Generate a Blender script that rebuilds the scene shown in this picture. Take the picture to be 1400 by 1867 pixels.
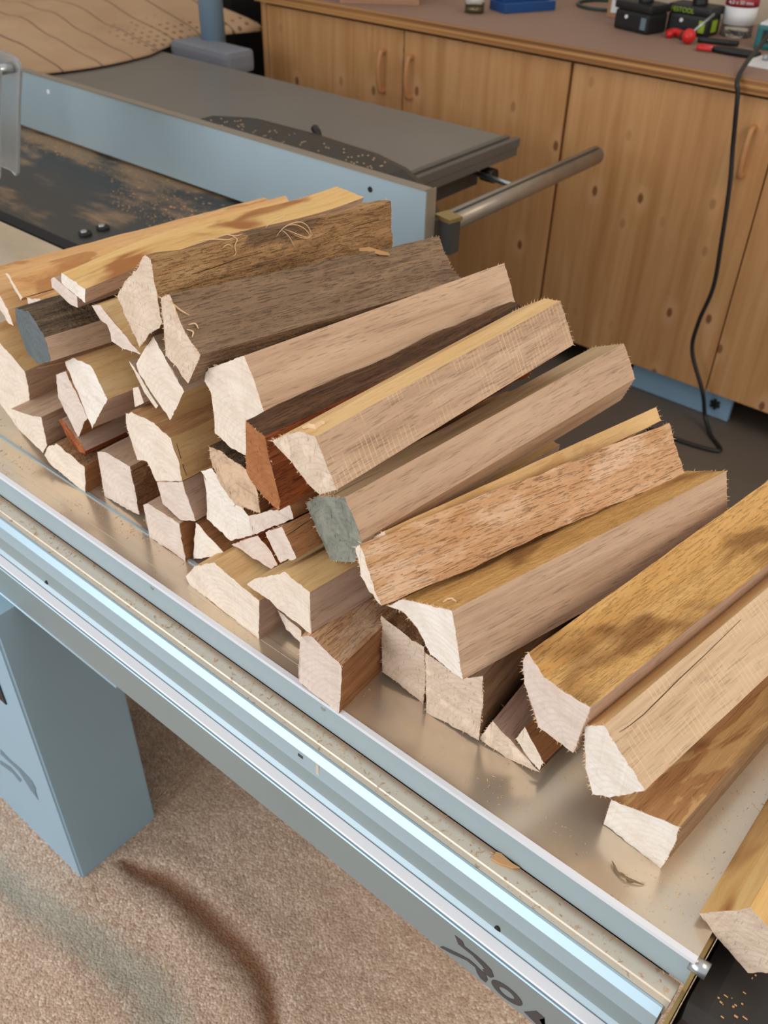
import bpy, bmesh, math, random
from mathutils import Vector, Matrix, noise
for o in list(bpy.data.objects): bpy.data.objects.remove(o)
S = bpy.context.scene
COL = S.collection
R = math.radians
random.seed(7)

# ------------------------------------------------------------------ camera
# metres; z = 0 is the top of the sliding table, the floor is at -0.87
cd = bpy.data.cameras.new('camera'); cam = bpy.data.objects.new('camera', cd); COL.objects.link(cam)
M = Matrix(((.76865492, -.41034708, .49069837), (.63931714, .46758079, -.61044394), (.02105275, .78293261, .6217502)))
M = M.to_quaternion().normalized().to_matrix()
cam.matrix_world = Matrix.Translation((0, 0, .75)) @ M.to_4x4()
cd.sensor_fit = 'VERTICAL'; cd.sensor_height = 24; cd.lens = 24 * 1644 / 1867
cd.clip_start = .02; cd.clip_end = 60
cd.dof.use_dof = True; cd.dof.focus_distance = .92; cd.dof.aperture_fstop = 5.6
S.camera = cam

# ------------------------------------------------------------------ light
def srgb(r, g, b, a=1.):
    f = lambda c: (c / 12.92 if c <= .04045 else ((c + .055) / 1.055) ** 2.4)
    return (f(r / 255), f(g / 255), f(b / 255), a)
w = bpy.data.worlds.new('world'); S.world = w; w.use_nodes = True
wb = w.node_tree.nodes['Background']; wb.inputs[0].default_value = (1.0, .97, .94, 1); wb.inputs[1].default_value = .74
def area(name, loc, target, sx, sy, power, col):
    l = bpy.data.lights.new(name, 'AREA'); l.shape = 'RECTANGLE'; l.size = sx; l.size_y = sy; l.energy = power; l.color = col
    o = bpy.data.objects.new(name, l); COL.objects.link(o); o.location = loc
    o.rotation_euler = (Vector(target) - Vector(loc)).to_track_quat('-Z', 'Y').to_euler()
    return o
area('window_light_front', (-1.7, -2.5, .55), (-.6, .6, -.1), 3.0, 2.3, 84, (.93, .965, 1.0))
area('warm_fill_right', (1.9, 1.15, 2.1), (-.4, .7, .1), 1.6, .9, 34, (1.0, .86, .68))  # added warm fill to lift the right-hand billet faces, not a real fitting
V = S.view_settings
S.display_settings.display_device = 'sRGB'
V.view_transform = 'Standard'; V.look = 'None'; V.exposure = 0.0; V.gamma = 1; V.use_curve_mapping = False

# ------------------------------------------------------------------ materials
class NT:
    def __init__(s, name):
        s.m = bpy.data.materials.new(name); s.m.use_nodes = True
        s.t = s.m.node_tree; s.b = s.t.nodes['Principled BSDF']; s.p = {}
        s.tc = s.n('ShaderNodeTexCoord'); s.oi = None
    def n(s, k, **kw):
        x = s.t.nodes.new(k)
        for a, v in kw.items(): setattr(x, a, v)
        return x
    def l(s, a, b): s.t.links.new(a, b)
    def co(s, sc=(1, 1, 1), rnd=True, rot=(0, 0, 0)):
        mp = s.n('ShaderNodeMapping'); mp.inputs['Scale'].default_value = sc; mp.inputs['Rotation'].default_value = rot
        s.l(s.tc.outputs['Object'], mp.inputs['Vector'])
        if rnd:
            if s.oi is None:
                s.oi = s.n('ShaderNodeObjectInfo'); mu = s.n('ShaderNodeVectorMath', operation='SCALE'); mu.inputs[0].default_value = (13.1, 7.7, 29.3)
                s.l(s.oi.outputs['Random'], mu.inputs['Scale']); s.off = mu
            ad = s.n('ShaderNodeVectorMath', operation='ADD'); s.l(mp.outputs[0], ad.inputs[0]); s.l(s.off.outputs[0], ad.inputs[1]); return ad.outputs[0]
        return mp.outputs[0]
    def noise(s, co, scale=5., det=4., rough=.6, dist=0.):
        x = s.n('ShaderNodeTexNoise'); x.inputs['Scale'].default_value = scale; x.inputs['Detail'].default_value = det
        x.inputs['Roughness'].default_value = rough; x.inputs['Distortion'].default_value = dist
        s.l(co, x.inputs['Vector']); return x.outputs['Fac']
    def ramp(s, f, stops, interp='LINEAR'):
        x = s.n('ShaderNodeValToRGB'); x.color_ramp.interpolation = interp
        e = x.color_ramp.elements
        while len(e) < len(stops): e.new(.5)
        for i, (p, c) in enumerate(stops): e[i].position = p; e[i].color = c if len(c) == 4 else srgb(*c)
        s.l(f, x.inputs[0]); return x.outputs[0]
    def mask(s, f, a, b):
        x = s.n('ShaderNodeMapRange'); x.inputs[1].default_value = a; x.inputs[2].default_value = b; x.interpolation_type = 'SMOOTHSTEP'
        s.l(f, x.inputs[0]); return x.outputs[0]
    def mix(s, f, a, b, mode='MIX'):
        x = s.n('ShaderNodeMix', data_type='RGBA', blend_type=mode)
        if isinstance(f, (int, float)): x.inputs[0].default_value = f
        else: s.l(f, x.inputs[0])
        for i, v in ((6, a), (7, b)):
            if isinstance(v, tuple): x.inputs[i].default_value = v if len(v) == 4 else srgb(*v)
            else: s.l(v, x.inputs[i])
        return x.outputs[2]
    def math(s, op, a, b=0.):
        x = s.n('ShaderNodeMath', operation=op)
        for i, v in ((0, a), (1, b)):
            if isinstance(v, (int, float)): x.inputs[i].default_value = v
            else: s.l(v, x.inputs[i])
        return x.outputs[0]
    def bump(s, f, st=.3, d=.002):
        x = s.n('ShaderNodeBump'); x.inputs['Strength'].default_value = st; x.inputs['Distance'].default_value = d
        s.l(f, x.inputs['Height']); s.l(x.outputs[0], s.b.inputs['Normal'])
    def out(s, col=None, rough=.6, metal=0., spec=.5):
        if col is not None:
            if isinstance(col, tuple): s.b.inputs['Base Color'].default_value = col if len(col) == 4 else srgb(*col)
            else: s.l(col, s.b.inputs['Base Color'])
        if isinstance(rough, (int, float)): s.b.inputs['Roughness'].default_value = rough
        else: s.l(rough, s.b.inputs['Roughness'])
        s.b.inputs['Metallic'].default_value = metal
        s.b.inputs['Specular IOR Level'].default_value = spec
        return s.m
MAT = {}
def wood_side(key, dark, mid, light, stain=None, stain_amt=.5, bump=.35, rough_scale=1., saw=False, speck=.4, patch=None, soft=False):
    t = NT('wood_' + key)
    co = t.co((1, 1, 1)); g = t.co((3.0, 42, 42)); g2 = t.co((9, 230, 230)); po = t.co((46, 760, 760))
    n1 = t.noise(g, 1.6, 4, .6, .8); n2 = t.noise(g2, 1.0, 3, .6)
    c = t.ramp(n1, [(.25, dark), (.5, mid), (.75, light)])
    c = t.mix(t.math('MULTIPLY', t.mask(n2, .52, .8), .55), c, light)
    pores = t.mask(t.noise(po, 1.0, 1.5, .5), .57, .67)
    pm = t.mask(t.noise(g, 2.2, 2), .38, .56)
    c = t.mix(t.math('MULTIPLY', t.math('MULTIPLY', pores, pm), min(1, speck * .95)), c, tuple(int(v * .5) for v in dark))
    if patch:
        pn = t.noise(t.co((7, 22, 22)), 1.1, 4, .55, 1.2); c = t.mix(t.mask(pn, .50, .58), c, patch)
    if stain:
        sn = t.noise(t.co((7, 13, 13) if soft else (6, 18, 18)), 1.1, 2.5 if soft else 5, .55, .5)
        c = t.mix(t.math('MULTIPLY', t.mask(sn, .52, .66) if soft else t.mask(sn, .56, .63), stain_amt), c, stain)
    h = t.math('ADD', t.math('SUBTRACT', t.math('MULTIPLY', n2, .8), t.math('MULTIPLY', pores, .4)), t.noise(t.co((60 * rough_scale, 160, 160)), 1.0, 3, .7))
    if saw:
        wv = t.n('ShaderNodeTexWave'); wv.inputs['Scale'].default_value = 55; wv.inputs['Distortion'].default_value = 1.6; wv.inputs['Detail'].default_value = 1; wv.inputs['Detail Scale'].default_value = 1.5
        t.l(t.co((1, 0.0, .42), rnd=True), wv.inputs['Vector'])
        wm = t.mask(wv.outputs['Fac'], .86, .98)
        wm = t.math('MULTIPLY', wm, t.mask(t.noise(t.co((30, 30, 30)), 1., 2), .42, .62))
        c = t.mix(t.math('MULTIPLY', wm, .6), c, (232, 200, 160))
    t.bump(h, bump, .0030 if bump >= .8 else .0016)
    MAT[key] = t.out(c, .72, 0, .25)
wood_side('sawn', (170, 138, 114), (198, 168, 142), (212, 184, 158))
wood_side('sawcut', (168, 136, 112), (192, 160, 134), (208, 180, 154), saw=True, bump=.6)
wood_side('sawpale', (190, 158, 126), (208, 178, 146), (220, 194, 164), saw=True, speck=.35)
wood_side('sawnpink', (172, 142, 124), (192, 162, 142), (206, 178, 158))
wood_side('yellow', (208, 166, 110), (222, 184, 130), (230, 198, 148), stain=(186, 136, 80), stain_amt=.45, speck=.2)
wood_side('yellowgrey', (180, 152, 116), (200, 172, 134), (214, 188, 150), speck=.25)
wood_side('gold', (190, 142, 80), (208, 162, 98), (220, 178, 118), stain=(126, 82, 44), stain_amt=.8, speck=.1, bump=.9, rough_scale=2, soft=True)
wood_side('orange', (206, 154, 102), (218, 172, 118), (226, 188, 138), stain=(160, 98, 50), stain_amt=.55, speck=.2)
wood_side('honey', (204, 158, 96), (220, 180, 118), (230, 196, 136), stain=(150, 86, 40), stain_amt=.85, speck=.1, soft=True)
wood_side('stain', (160, 114, 72), (184, 138, 94), (204, 160, 114), stain=(112, 72, 42), stain_amt=.7, patch=(210, 172, 118), soft=True)
wood_side('split', (186, 140, 102), (206, 162, 122), (220, 182, 144), stain=(190, 138, 86), stain_amt=.6, patch=(218, 182, 150), bump=1.)
wood_side('brown', (134, 88, 52), (162, 112, 72), (184, 136, 94), stain=(100, 62, 34), stain_amt=.6, bump=.6)
wood_side('rough', (122, 86, 58), (156, 116, 82), (186, 146, 110), bump=1., rough_scale=3)
wood_side('darkbrown', (62, 42, 30), (92, 64, 44), (122, 90, 64), bump=.9, rough_scale=2)
wood_side('redwood', (116, 56, 26), (156, 84, 44), (190, 116, 68), stain=(84, 38, 18), stain_amt=.6, bump=1., rough_scale=.6)
wood_side('bark', (74, 60, 48), (106, 88, 68), (140, 118, 90), stain=(66, 52, 42), stain_amt=.6, bump=1., rough_scale=3)
wood_side('greybark', (104, 84, 66), (136, 112, 90), (160, 134, 108), stain=(94, 76, 64), stain_amt=.7, bump=.9, rough_scale=3)
wood_side('barkbrown', (132, 98, 66), (168, 130, 90), (190, 154, 112), stain=(112, 90, 72), stain_amt=.8, bump=1., rough_scale=3)
wood_side('grey', (122, 96, 72), (154, 124, 96), (178, 148, 116), stain=(150, 112, 70), stain_amt=.5, bump=.7, rough_scale=2)
def wood_end(key, base, dark, fleck=.3, cross=False, rough=.5):
    t = NT('wood_' + key)
    a = t.co((1, 60, 60)); b = t.co((1, 25, 130), rot=(.5, 0, 0)); f = t.co((1, 420, 90), rot=(.9, 0, 0))
    c = t.mix(t.math('MULTIPLY', t.mask(t.noise(a, .7, 5, .65), .3, .8), .55), base, dark); st_ = t.mask(t.noise(t.co((1, 22, 420), rot=(.7, 0, 0)), .8, 3, .6), .45, .75); c = t.mix(t.math('MULTIPLY', st_, .4), c, dark)
    c = t.mix(t.math('MULTIPLY', t.mask(t.noise(b, .5, 3, .6, .5), .48, .68), .28), c, dark)
    fl = t.mask(t.noise(f, 1.2, 2, .6), .60, .70)
    c = t.mix(t.math('MULTIPLY', fl, fleck), c, tuple(int(v * .55) for v in dark))
    rg = t.n('ShaderNodeTexWave', wave_type='RINGS', rings_direction='X'); rg.inputs['Scale'].default_value = 52; rg.inputs['Distortion'].default_value = 1.2; rg.inputs['Detail'].default_value = 2; rg.inputs['Detail Scale'].default_value = .5
    ro = t.n('ShaderNodeVectorMath', operation='ADD'); t.l(t.tc.outputs['Object'], ro.inputs[0]); ro.inputs[1].default_value = (0, .035, .05); t.l(ro.outputs[0], rg.inputs['Vector'])
    c = t.mix(t.math('MULTIPLY', t.math('MULTIPLY', t.mask(rg.outputs['Fac'], .55, 1.), t.noise(a, .5, 2)), .45), c, dark)
    gs = t.mask(t.noise(t.co((1, 38, 60)), 1., 4, .7), .55, .75); c = t.mix(t.math('MULTIPLY', gs, .28), c, tuple(int(v * .78) for v in dark))
    h = t.noise(t.co((200, 300, 300)), 1., 3, .7)
    if cross:
        wv = t.n('ShaderNodeTexWave', wave_type='BANDS'); wv.inputs['Scale'].default_value = 60; wv.inputs['Distortion'].default_value = 2.5; wv.inputs['Detail'].default_value = 2; wv.inputs['Detail Scale'].default_value = 1.
        t.l(t.co((0, 1, .5)), wv.inputs['Vector'])
        wm = t.math('MULTIPLY', t.mask(wv.outputs['Fac'], .80, .95), t.mask(t.noise(a, .6, 2), .42, .6))
        c = t.mix(t.math('MULTIPLY', wm, .5), c, tuple(min(255, int(v * 1.12)) for v in base))
        h = t.math('ADD', h, t.math('MULTIPLY', wv.outputs['Fac'], .9))
    t.bump(h, rough, .0012)
    MAT[key] = t.out(c, .85, 0, .15)
wood_end('end', (232, 218, 202), (206, 184, 162), .10)
wood_end('endpink', (222, 206, 194), (198, 176, 160), .10)
wood_end('endwhite', (236, 228, 218), (212, 196, 178), .08)
wood_end('endsaw', (222, 202, 182), (186, 160, 136), .4, True, .9)
wood_end('endrough', (206, 176, 148), (150, 118, 90), .8, True, 1.)
wood_end('greyend', (106, 112, 114), (82, 88, 90), .1)
wood_end('greyrough', (140, 142, 130), (98, 100, 90), .7, True, .9)
wood_end('redend', (176, 118, 76), (136, 82, 48), .4, False, 1.)
def simple(key, col, rough=.5, metal=0., spec=.5, var=0., vs=20, bump=0., bs=200, dark=None):
    t = NT(key); c = col
    if var: c = t.mix(t.math('MULTIPLY', t.noise(t.co((vs, vs, vs), False), 1., 5, .65), var), col, dark or tuple(int(v * .6) for v in col))
    if bump: t.bump(t.noise(t.co((bs, bs, bs), False), 1., 3), bump, .001)
    MAT[key] = t.out(c, rough, metal, spec); return MAT[key]
simple('splinter', (222, 190, 152), .8, spec=.1)
simple('splinterdark', (184, 142, 98), .8, spec=.1)
simple('shaving', (206, 160, 112), .8, spec=.1)
simple('crack_dark', (70, 48, 32), .9, spec=.05)
simple('twist', (128, 110, 82), .8, spec=.1)
simple('aluminium', (176, 194, 202), .45, .4, var=.3, vs=9, dark=(136, 160, 168))
simple('aluminium_face', (150, 162, 164), .45, .4, var=.4, vs=7, dark=(116, 126, 124))
simple('aluminium_bright', (176, 200, 214), .45, .5)
simple('ledge_white', (226, 228, 234), .5, .15)
simple('fence_metal', (170, 190, 200), .5, .35, var=.35, vs=5, dark=(126, 148, 158))
simple('fence_edge', (150, 140, 126), .5, .5)
simple('leg_paint', (150, 180, 198), .45, .1, var=.15, vs=6)
simple('leg_mark', (104, 124, 138), .5)
simple('letter', (62, 60, 62), .45)
simple('black', (22, 23, 26), .5)
simple('black_dusty', (28, 29, 32), .4, var=.5, vs=40, dark=(66, 58, 48))
simple('dark_gap', (14, 14, 16), .7)
simple('brass', (168, 146, 98), .35, .8)
simple('steel', (186, 192, 196), .3, .9)
simple('machine_grey', (106, 104, 100), .5, .3, var=.4, vs=5, dark=(88, 76, 64))
simple('machine_dark', (66, 66, 64), .55, .3, var=.3, vs=8)
simple('outfeed', (138, 136, 132), .42, .35, var=.5, vs=3, dark=(110, 98, 88))
simple('tube', (172, 158, 142), .35, .5, var=.7, vs=14, dark=(104, 94, 86))
simple('post_blue', (138, 164, 186), .45)
simple('bracket', (124, 128, 138), .5)
simple('handle_wood', (186, 134, 88), .45)
simple('worktop_top', (150, 120, 102), .75, var=.4, vs=6, dark=(128, 104, 94))
simple('plinth_blue', (142, 178, 206), .5)
simple('cardboard', (172, 132, 104), .8, var=.15)
simple('blue_case', (26, 74, 134), .45)
simple('white', (226, 228, 230), .6)
simple('red', (206, 36, 34), .4)
simple('label_red', (150, 30, 44), .5)
simple('teal', (20, 104, 108), .45)
simple('lime', (150, 180, 40), .5)
simple('cable_black', (24, 24, 26), .4)
simple('cable_green', (36, 60, 52), .45)
simple('wall_paint', (214, 200, 178), .8, var=.1)
simple('back_dark', (96, 92, 80), .8, var=.6, vs=3, dark=(84, 60, 40))
simple('concrete', (104, 94, 84), .6, var=.6, vs=5, bump=.3, dark=(72, 64, 58))
simple('screw_metal', (150, 140, 110), .35, .8)

t = NT('glass'); t.out((240, 244, 246), .12); t.b.inputs['Transmission Weight'].default_value = 1.; t.b.inputs['IOR'].default_value = 1.3; MAT['glass'] = t.m
t = NT('clear_plastic'); t.out((232, 236, 238), .16); t.b.inputs['Transmission Weight'].default_value = .8; t.b.inputs['IOR'].default_value = 1.45; MAT['clear_plastic'] = t.m
# table top: dusty satin aluminium with fine sawdust film
t = NT('table_metal'); co = t.co((1, 1, 1), False)
d = t.noise(t.co((5, 9, 5), False), 1., 5, .65)
sp = t.mask(t.noise(t.co((140, 140, 140), False), 1., 2, .5), .68, .76)
c = t.mix(t.mask(d, .35, .7), (216, 204, 186), (236, 216, 186)); c = t.mix(t.math('MULTIPLY', sp, .35), c, (120, 96, 70))
MAT['table_metal'] = t.out(c, t.math('ADD', t.math('MULTIPLY', d, .16), .14), .6)
# channel
t = NT('channel_metal'); d = t.noise(t.co((6, 60, 60), False), 1., 5, .65)
sp = t.mask(t.noise(t.co((120, 160, 120), False), 1., 3, .6), .62, .70)
sx = t.n('ShaderNodeSeparateXYZ'); t.l(t.tc.outputs['Object'], sx.inputs[0])
near = t.mask(sx.outputs['Y'], .437, .4468)
c = t.mix(d, (214, 206, 194), (226, 210, 186)); c = t.mix(t.math('MULTIPLY', near, .75), c, (150, 104, 64)); c = t.mix(t.math('MULTIPLY', sp, .6), c, (140, 100, 62))
MAT['channel_metal'] = t.out(c, .42, .45)
# cast table: dark grey with sawdust patches
t = NT('cast_iron'); d = t.noise(t.co((4, 8, 4), False), 1., 6, .65, .3)
sx = t.n('ShaderNodeSeparateXYZ'); t.l(t.tc.outputs['Object'], sx.inputs[0])
e = t.mask(sx.outputs['Y'], 1.20, 1.40)
dust = t.mask(t.math('ADD', t.noise(t.co((3, 9, 3), False), 1., 6, .6), t.math('MULTIPLY', e, .13)), .54, .72)
c = t.mix(d, (74, 70, 65), (46, 48, 50)); c = t.mix(t.math('MULTIPLY', dust, .75), c, (176, 142, 104))
MAT['cast_iron'] = t.out(c, .40, .35)
# spruce door panels
t = NT('spruce'); g = t.co((26, 26, 1.5)); n1 = t.noise(g, 1., 4, .6, .5)
c = t.ramp(n1, [(.3, (186, 134, 82)), (.52, (206, 156, 104)), (.75, (218, 172, 122))])
sx = t.n('ShaderNodeSeparateXYZ'); t.l(t.co((9.5, 1, 1)), sx.inputs[0]); wn = t.n('ShaderNodeTexWhiteNoise', noise_dimensions='1D'); t.l(t.math('FLOOR', sx.outputs['X']), wn.inputs['W'])
c = t.mix(t.math('MULTIPLY', wn.outputs['Value'], .35), c, (182, 130, 84))
vo = t.n('ShaderNodeTexVoronoi', voronoi_dimensions='2D'); vo.inputs['Scale'].default_value = 1.; vo.inputs['Randomness'].default_value = 1.; t.l(t.co((7.3, 1, 4.1), rot=(R(90), R(7), R(11))), vo.inputs['Vector'])
kc = t.n('ShaderNodeSeparateColor'); t.l(vo.outputs['Color'], kc.inputs[0]); on = t.mask(kc.outputs[0], .42, .9)
kn2 = t.math('MULTIPLY', t.mask(vo.outputs['Distance'], .30, .08), .45); c = t.mix(t.math('MULTIPLY', kn2, on), c, (222, 176, 132))
kn = t.math('MULTIPLY', t.mask(vo.outputs['Distance'], .085, .045), on); c = t.mix(t.math('MULTIPLY', kn, .85), c, (116, 66, 34))
MAT['spruce'] = t.out(c, .5, 0, .4)
t = NT('plywood'); g = t.co((.5, 1, 120), False); n1 = t.noise(g, 1., 2, .5)
c = t.ramp(n1, [(.35, (120, 76, 38)), (.5, (176, 124, 70)), (.65, (200, 150, 92))])
MAT['plywood'] = t.out(c, .6)
# cloth with seams and dots
t = NT('sacking'); base = t.mix(t.noise(t.co((3, 3, 3), False), 1., 4), (206, 176, 142), (164, 130, 104))
vo = t.n('ShaderNodeTexVoronoi', feature='F1'); vo.inputs['Scale'].default_value = 26; vo.inputs['Randomness'].default_value = .15; t.l(t.co((1, 1, .2), False), vo.inputs['Vector'])
sx = t.n('ShaderNodeSeparateXYZ'); t.l(t.tc.outputs['Object'], sx.inputs[0])
dm = t.math('MULTIPLY', t.mask(vo.outputs['Distance'], .26, .16), t.mask(t.math('ADD', sx.outputs['Y'], t.math('MULTIPLY', sx.outputs['X'], -.15)), 2.62, 2.68))
c = t.mix(t.math('MULTIPLY', dm, .75), base, (96, 72, 56))
wv = t.n('ShaderNodeTexWave', bands_direction='Y'); wv.inputs['Scale'].default_value = 2.3; wv.inputs['Distortion'].default_value = 1.2; wv.inputs['Detail Scale'].default_value = .6; t.l(t.co((.3, 1, .3), False), wv.inputs['Vector'])
c = t.mix(t.math('MULTIPLY', t.mask(wv.outputs['Fac'], .988, 1.), .7), c, (70, 60, 56))
MAT['sacking'] = t.out(c, .9, 0, .1)
# sawdust
t = NT('sawdust_floor')
vo = t.n('ShaderNodeTexVoronoi'); vo.inputs['Scale'].default_value = 1.; t.l(t.co((250, 250, 250), False), vo.inputs['Vector'])
sh = t.n('ShaderNodeSeparateColor'); t.l(vo.outputs['Color'], sh.inputs[0])
c = t.ramp(sh.outputs[0], [(0., (176, 146, 124)), (.4, (202, 174, 152)), (.75, (214, 190, 168)), (1., (240, 220, 200))])
c = t.mix(t.math('MULTIPLY', t.noise(t.co((3, 3, 3), False), 1., 4), .5), c, (196, 164, 140))
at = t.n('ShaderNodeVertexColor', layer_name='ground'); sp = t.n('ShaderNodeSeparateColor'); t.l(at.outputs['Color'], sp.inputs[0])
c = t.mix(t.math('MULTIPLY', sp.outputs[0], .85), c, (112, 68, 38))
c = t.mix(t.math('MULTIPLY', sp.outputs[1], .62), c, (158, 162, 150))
hh = t.math('ADD', t.math('MULTIPLY', vo.outputs['Distance'], -1.), t.noise(t.co((400, 400, 400), False), 1., 2))
t.bump(hh, .9, .0028)
MAT['sawdust_floor'] = t.out(c, .9, 0, .1)

# ------------------------------------------------------------------ helpers
def link(name, me, mats, parent=None, loc=None):
    o = bpy.data.objects.new(name, me); COL.objects.link(o)
    for m in (mats if isinstance(mats, (list, tuple)) else [mats]): me.materials.append(MAT[m] if isinstance(m, str) else m)
    if parent: o.parent = parent
    if loc: o.location = loc
    return o
def tag(o, label=None, cat=None, group=None, kind=None):
    if label: o['label'] = label
    if cat: o['category'] = cat
    if group: o['group'] = group
    if kind: o['kind'] = kind
    return o
def empty(name, loc, rz=0, **k):
    o = bpy.data.objects.new(name, None); COL.objects.link(o); o.location = loc; o.rotation_euler = (0, 0, rz); o.empty_display_size = .05
    return tag(o, **k)
def tomesh(name, bm, smooth=False):
    me = bpy.data.meshes.new(name); bmesh.ops.recalc_face_normals(bm, faces=bm.faces); bm.to_mesh(me); bm.free()
    if smooth:
        for p in me.polygons: p.use_smooth = True
    return me
def add_box(bm, c, s, rot=None, bev=0.):
    r = bmesh.ops.create_cube(bm, size=1.); vs = r['verts']
    bmesh.ops.scale(bm, vec=s, verts=vs)
    if bev:
        es = list({e for v in vs for e in v.link_edges})
        rr = bmesh.ops.bevel(bm, geom=es, offset=bev, segments=2, affect='EDGES', profile=.7)
        vs = list({v for f in rr['faces'] for v in f.verts} | {v for v in vs if v.is_valid})
        vs = [v for v in vs if v.is_valid]
    if rot: bmesh.ops.rotate(bm, verts=vs, cent=(0, 0, 0), matrix=rot)
    bmesh.ops.translate(bm, verts=vs, vec=c); return vs
def box(name, c, s, mat, parent=None, rz=0, bev=0., rot=None):
    bm = bmesh.new(); add_box(bm, (0, 0, 0), s, None, bev)
    o = link(name, tomesh(name, bm), mat, parent, c)
    o.rotation_euler = rot if rot else (0, 0, rz); return o
def cyl(bm, a, b, r, r2=None, n=20):
    a = Vector(a); b = Vector(b); d = b - a
    m = Matrix.Translation((a + b) / 2) @ d.to_track_quat('Z', 'Y').to_matrix().to_4x4()
    bmesh.ops.create_cone(bm, cap_ends=True, segments=n, radius1=r, radius2=r if r2 is None else r2, depth=d.length, matrix=m)
def cylo(name, a, b, r, mat, parent=None, r2=None, n=24):
    bm = bmesh.new(); cyl(bm, a, b, r, r2, n); me = tomesh(name, bm)
    for p in me.polygons: p.use_smooth = len(p.vertices) == 4
    return link(name, me, mat, parent)
def tube(name, pts, r, mat, parent=None, n=8, taper=False):
    # smooth Catmull-Rom tube
    P = [Vector(p) for p in pts]; Q = []
    E = [P[0] * 2 - P[1]] + P + [P[-1] * 2 - P[-2]]
    for i in range(1, len(E) - 2):
        for k in range(8):
            u = k / 8; p0, p1, p2, p3 = E[i - 1:i + 3]
            Q.append(.5 * ((2 * p1) + (p2 - p0) * u + (2 * p0 - 5 * p1 + 4 * p2 - p3) * u * u + (3 * p1 - p0 - 3 * p2 + p3) * u ** 3))
    Q.append(P[-1]); bm = bmesh.new(); rings = []; d0 = (Q[1] - Q[0]).normalized()
    s = d0.cross(Vector((.123, .21, 1))).normalized()
    for i, q in enumerate(Q):
        d = (Q[min(i + 1, len(Q) - 1)] - Q[max(i - 1, 0)]).normalized()
        s = (s - d * s.dot(d)).normalized(); u = s.cross(d)
        rr = r * (1 - .8 * abs(2 * i / (len(Q) - 1) - 1) ** 3 if taper else 1)
        rings.append([bm.verts.new(q + (s * math.cos(a) + u * math.sin(a)) * rr) for a in [2 * math.pi * k / n for k in range(n)]])
    for a, b in zip(rings, rings[1:]):
        for k in range(n): bm.faces.new((a[k], a[(k + 1) % n], b[(k + 1) % n], b[k]))
    bm.faces.new(rings[0]); bm.faces.new(rings[-1])
    return link(name, tomesh(name, bm, True), mat, parent)
def extrude_x(name, prof, x0, x1, mats, parent=None, matidx=None, closed=True):
    # profile of (y, z) points swept along the rail
    bm = bmesh.new(); a = [bm.verts.new((x0, y, z)) for y, z in prof]; b = [bm.verts.new((x1, y, z)) for y, z in prof]; n = len(prof)
    for i in range(n):
        j = (i + 1) % n; f = bm.faces.new((a[i], a[j], b[j], b[i])); f.material_index = matidx[i] if matidx else 0
    bm.faces.new(a); bm.faces.new(b)
    return link(name, tomesh(name, bm), mats, parent)
def plate(name, pts, y, th, mat, parent, holes=None):
    # flat shape in the x-z plane facing -y
    bm = bmesh.new(); f = bm.faces.new([bm.verts.new((x, y, z)) for x, z in pts]); bmesh.ops.triangulate(bm, faces=[f])
    r = bmesh.ops.extrude_face_region(bm, geom=bm.faces[:]); bmesh.ops.translate(bm, verts=[v for v in r['geom'] if isinstance(v, bmesh.types.BMVert)], vec=(0, th, 0))
    return link(name, tomesh(name, bm), mat, parent)

# ------------------------------------------------------------------ the room
FZ = -.87
f = box('floor', (-.5, 1.5, FZ - .05), (9, 9, .1), 'concrete'); tag(f, kind='structure')
f = box('wall_back', (-1.0, 3.50, .8), (8, .12, 3.5), 'wall_paint'); tag(f, kind='structure')
f = box('wall_left', (-5.0, 1.0, .6), (.12, 6, 3.1), 'wall_paint'); tag(f, kind='structure')

# sawdust on the floor: a thick layer with a swept groove and a scraped strip
dark = [(-.955, .420), (-.93, .424), (-.862, .446), (-.763, .453), (-.673, .451), (-.595, .442), (-.529, .397), (-.50, .33)]
strip = [(-1.25, .235), (-1.109, .257), (-1.016, .266), (-.896, .287), (-.812, .295), (-.732, .303), (-.66, .285)]
def dist(p, L):
    best = 9; t = 0
    for i, (a, b) in enumerate(zip(L, L[1:])):
        a = Vector(a); b = Vector(b); d = b - a; u = max(0, min(1, (p - a).dot(d) / d.length_squared)); q = (a + d * u - p).length
        if q < best: best = q; t = (i + u) / (len(L) - 1)
    return best, t
bm = bmesh.new(); x0, x1, y0, y1, st = -1.75, .95, -.45, 1.25, .0088
nx, ny = int((x1 - x0) / st), int((y1 - y0) / st); G = []; cols = []
for j in range(ny + 1):
    row = []
    for i in range(nx + 1):
        x = x0 + i * st; y = y0 + j * st; p = Vector((x, y))
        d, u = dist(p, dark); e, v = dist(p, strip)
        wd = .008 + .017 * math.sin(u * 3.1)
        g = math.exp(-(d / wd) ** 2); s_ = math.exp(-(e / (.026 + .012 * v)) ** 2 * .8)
        z = FZ + .013 + .004 * noise.noise((x * 5, y * 5, 0)) + .003 * noise.noise((x * 18, y * 18, 1)) + .0022 * noise.noise((x * 70, y * 70, 2))
        z += -.0055 * g + .004 * math.exp(-((d - .05) / .03) ** 2) * min(1, u * 4) - .004 * s_
        edge = min(i, j, nx - i, ny - j) / 8.
        z = FZ - .002 + (z - FZ) * min(1, edge); row.append(bm.verts.new((x, y, z)))
        jit = .25 * noise.noise((x * 30, y * 30, 5))
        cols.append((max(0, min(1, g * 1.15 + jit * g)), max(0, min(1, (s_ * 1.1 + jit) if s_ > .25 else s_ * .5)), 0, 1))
    G.append(row)
for j in range(ny):
    for i in range(nx): bm.faces.new((G[j][i], G[j][i + 1], G[j + 1][i + 1], G[j + 1][i]))
bm.verts.index_update()
me = bpy.data.meshes.new('sawdust'); bm.to_mesh(me); bm.free()
for p in me.polygons: p.use_smooth = True
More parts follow.
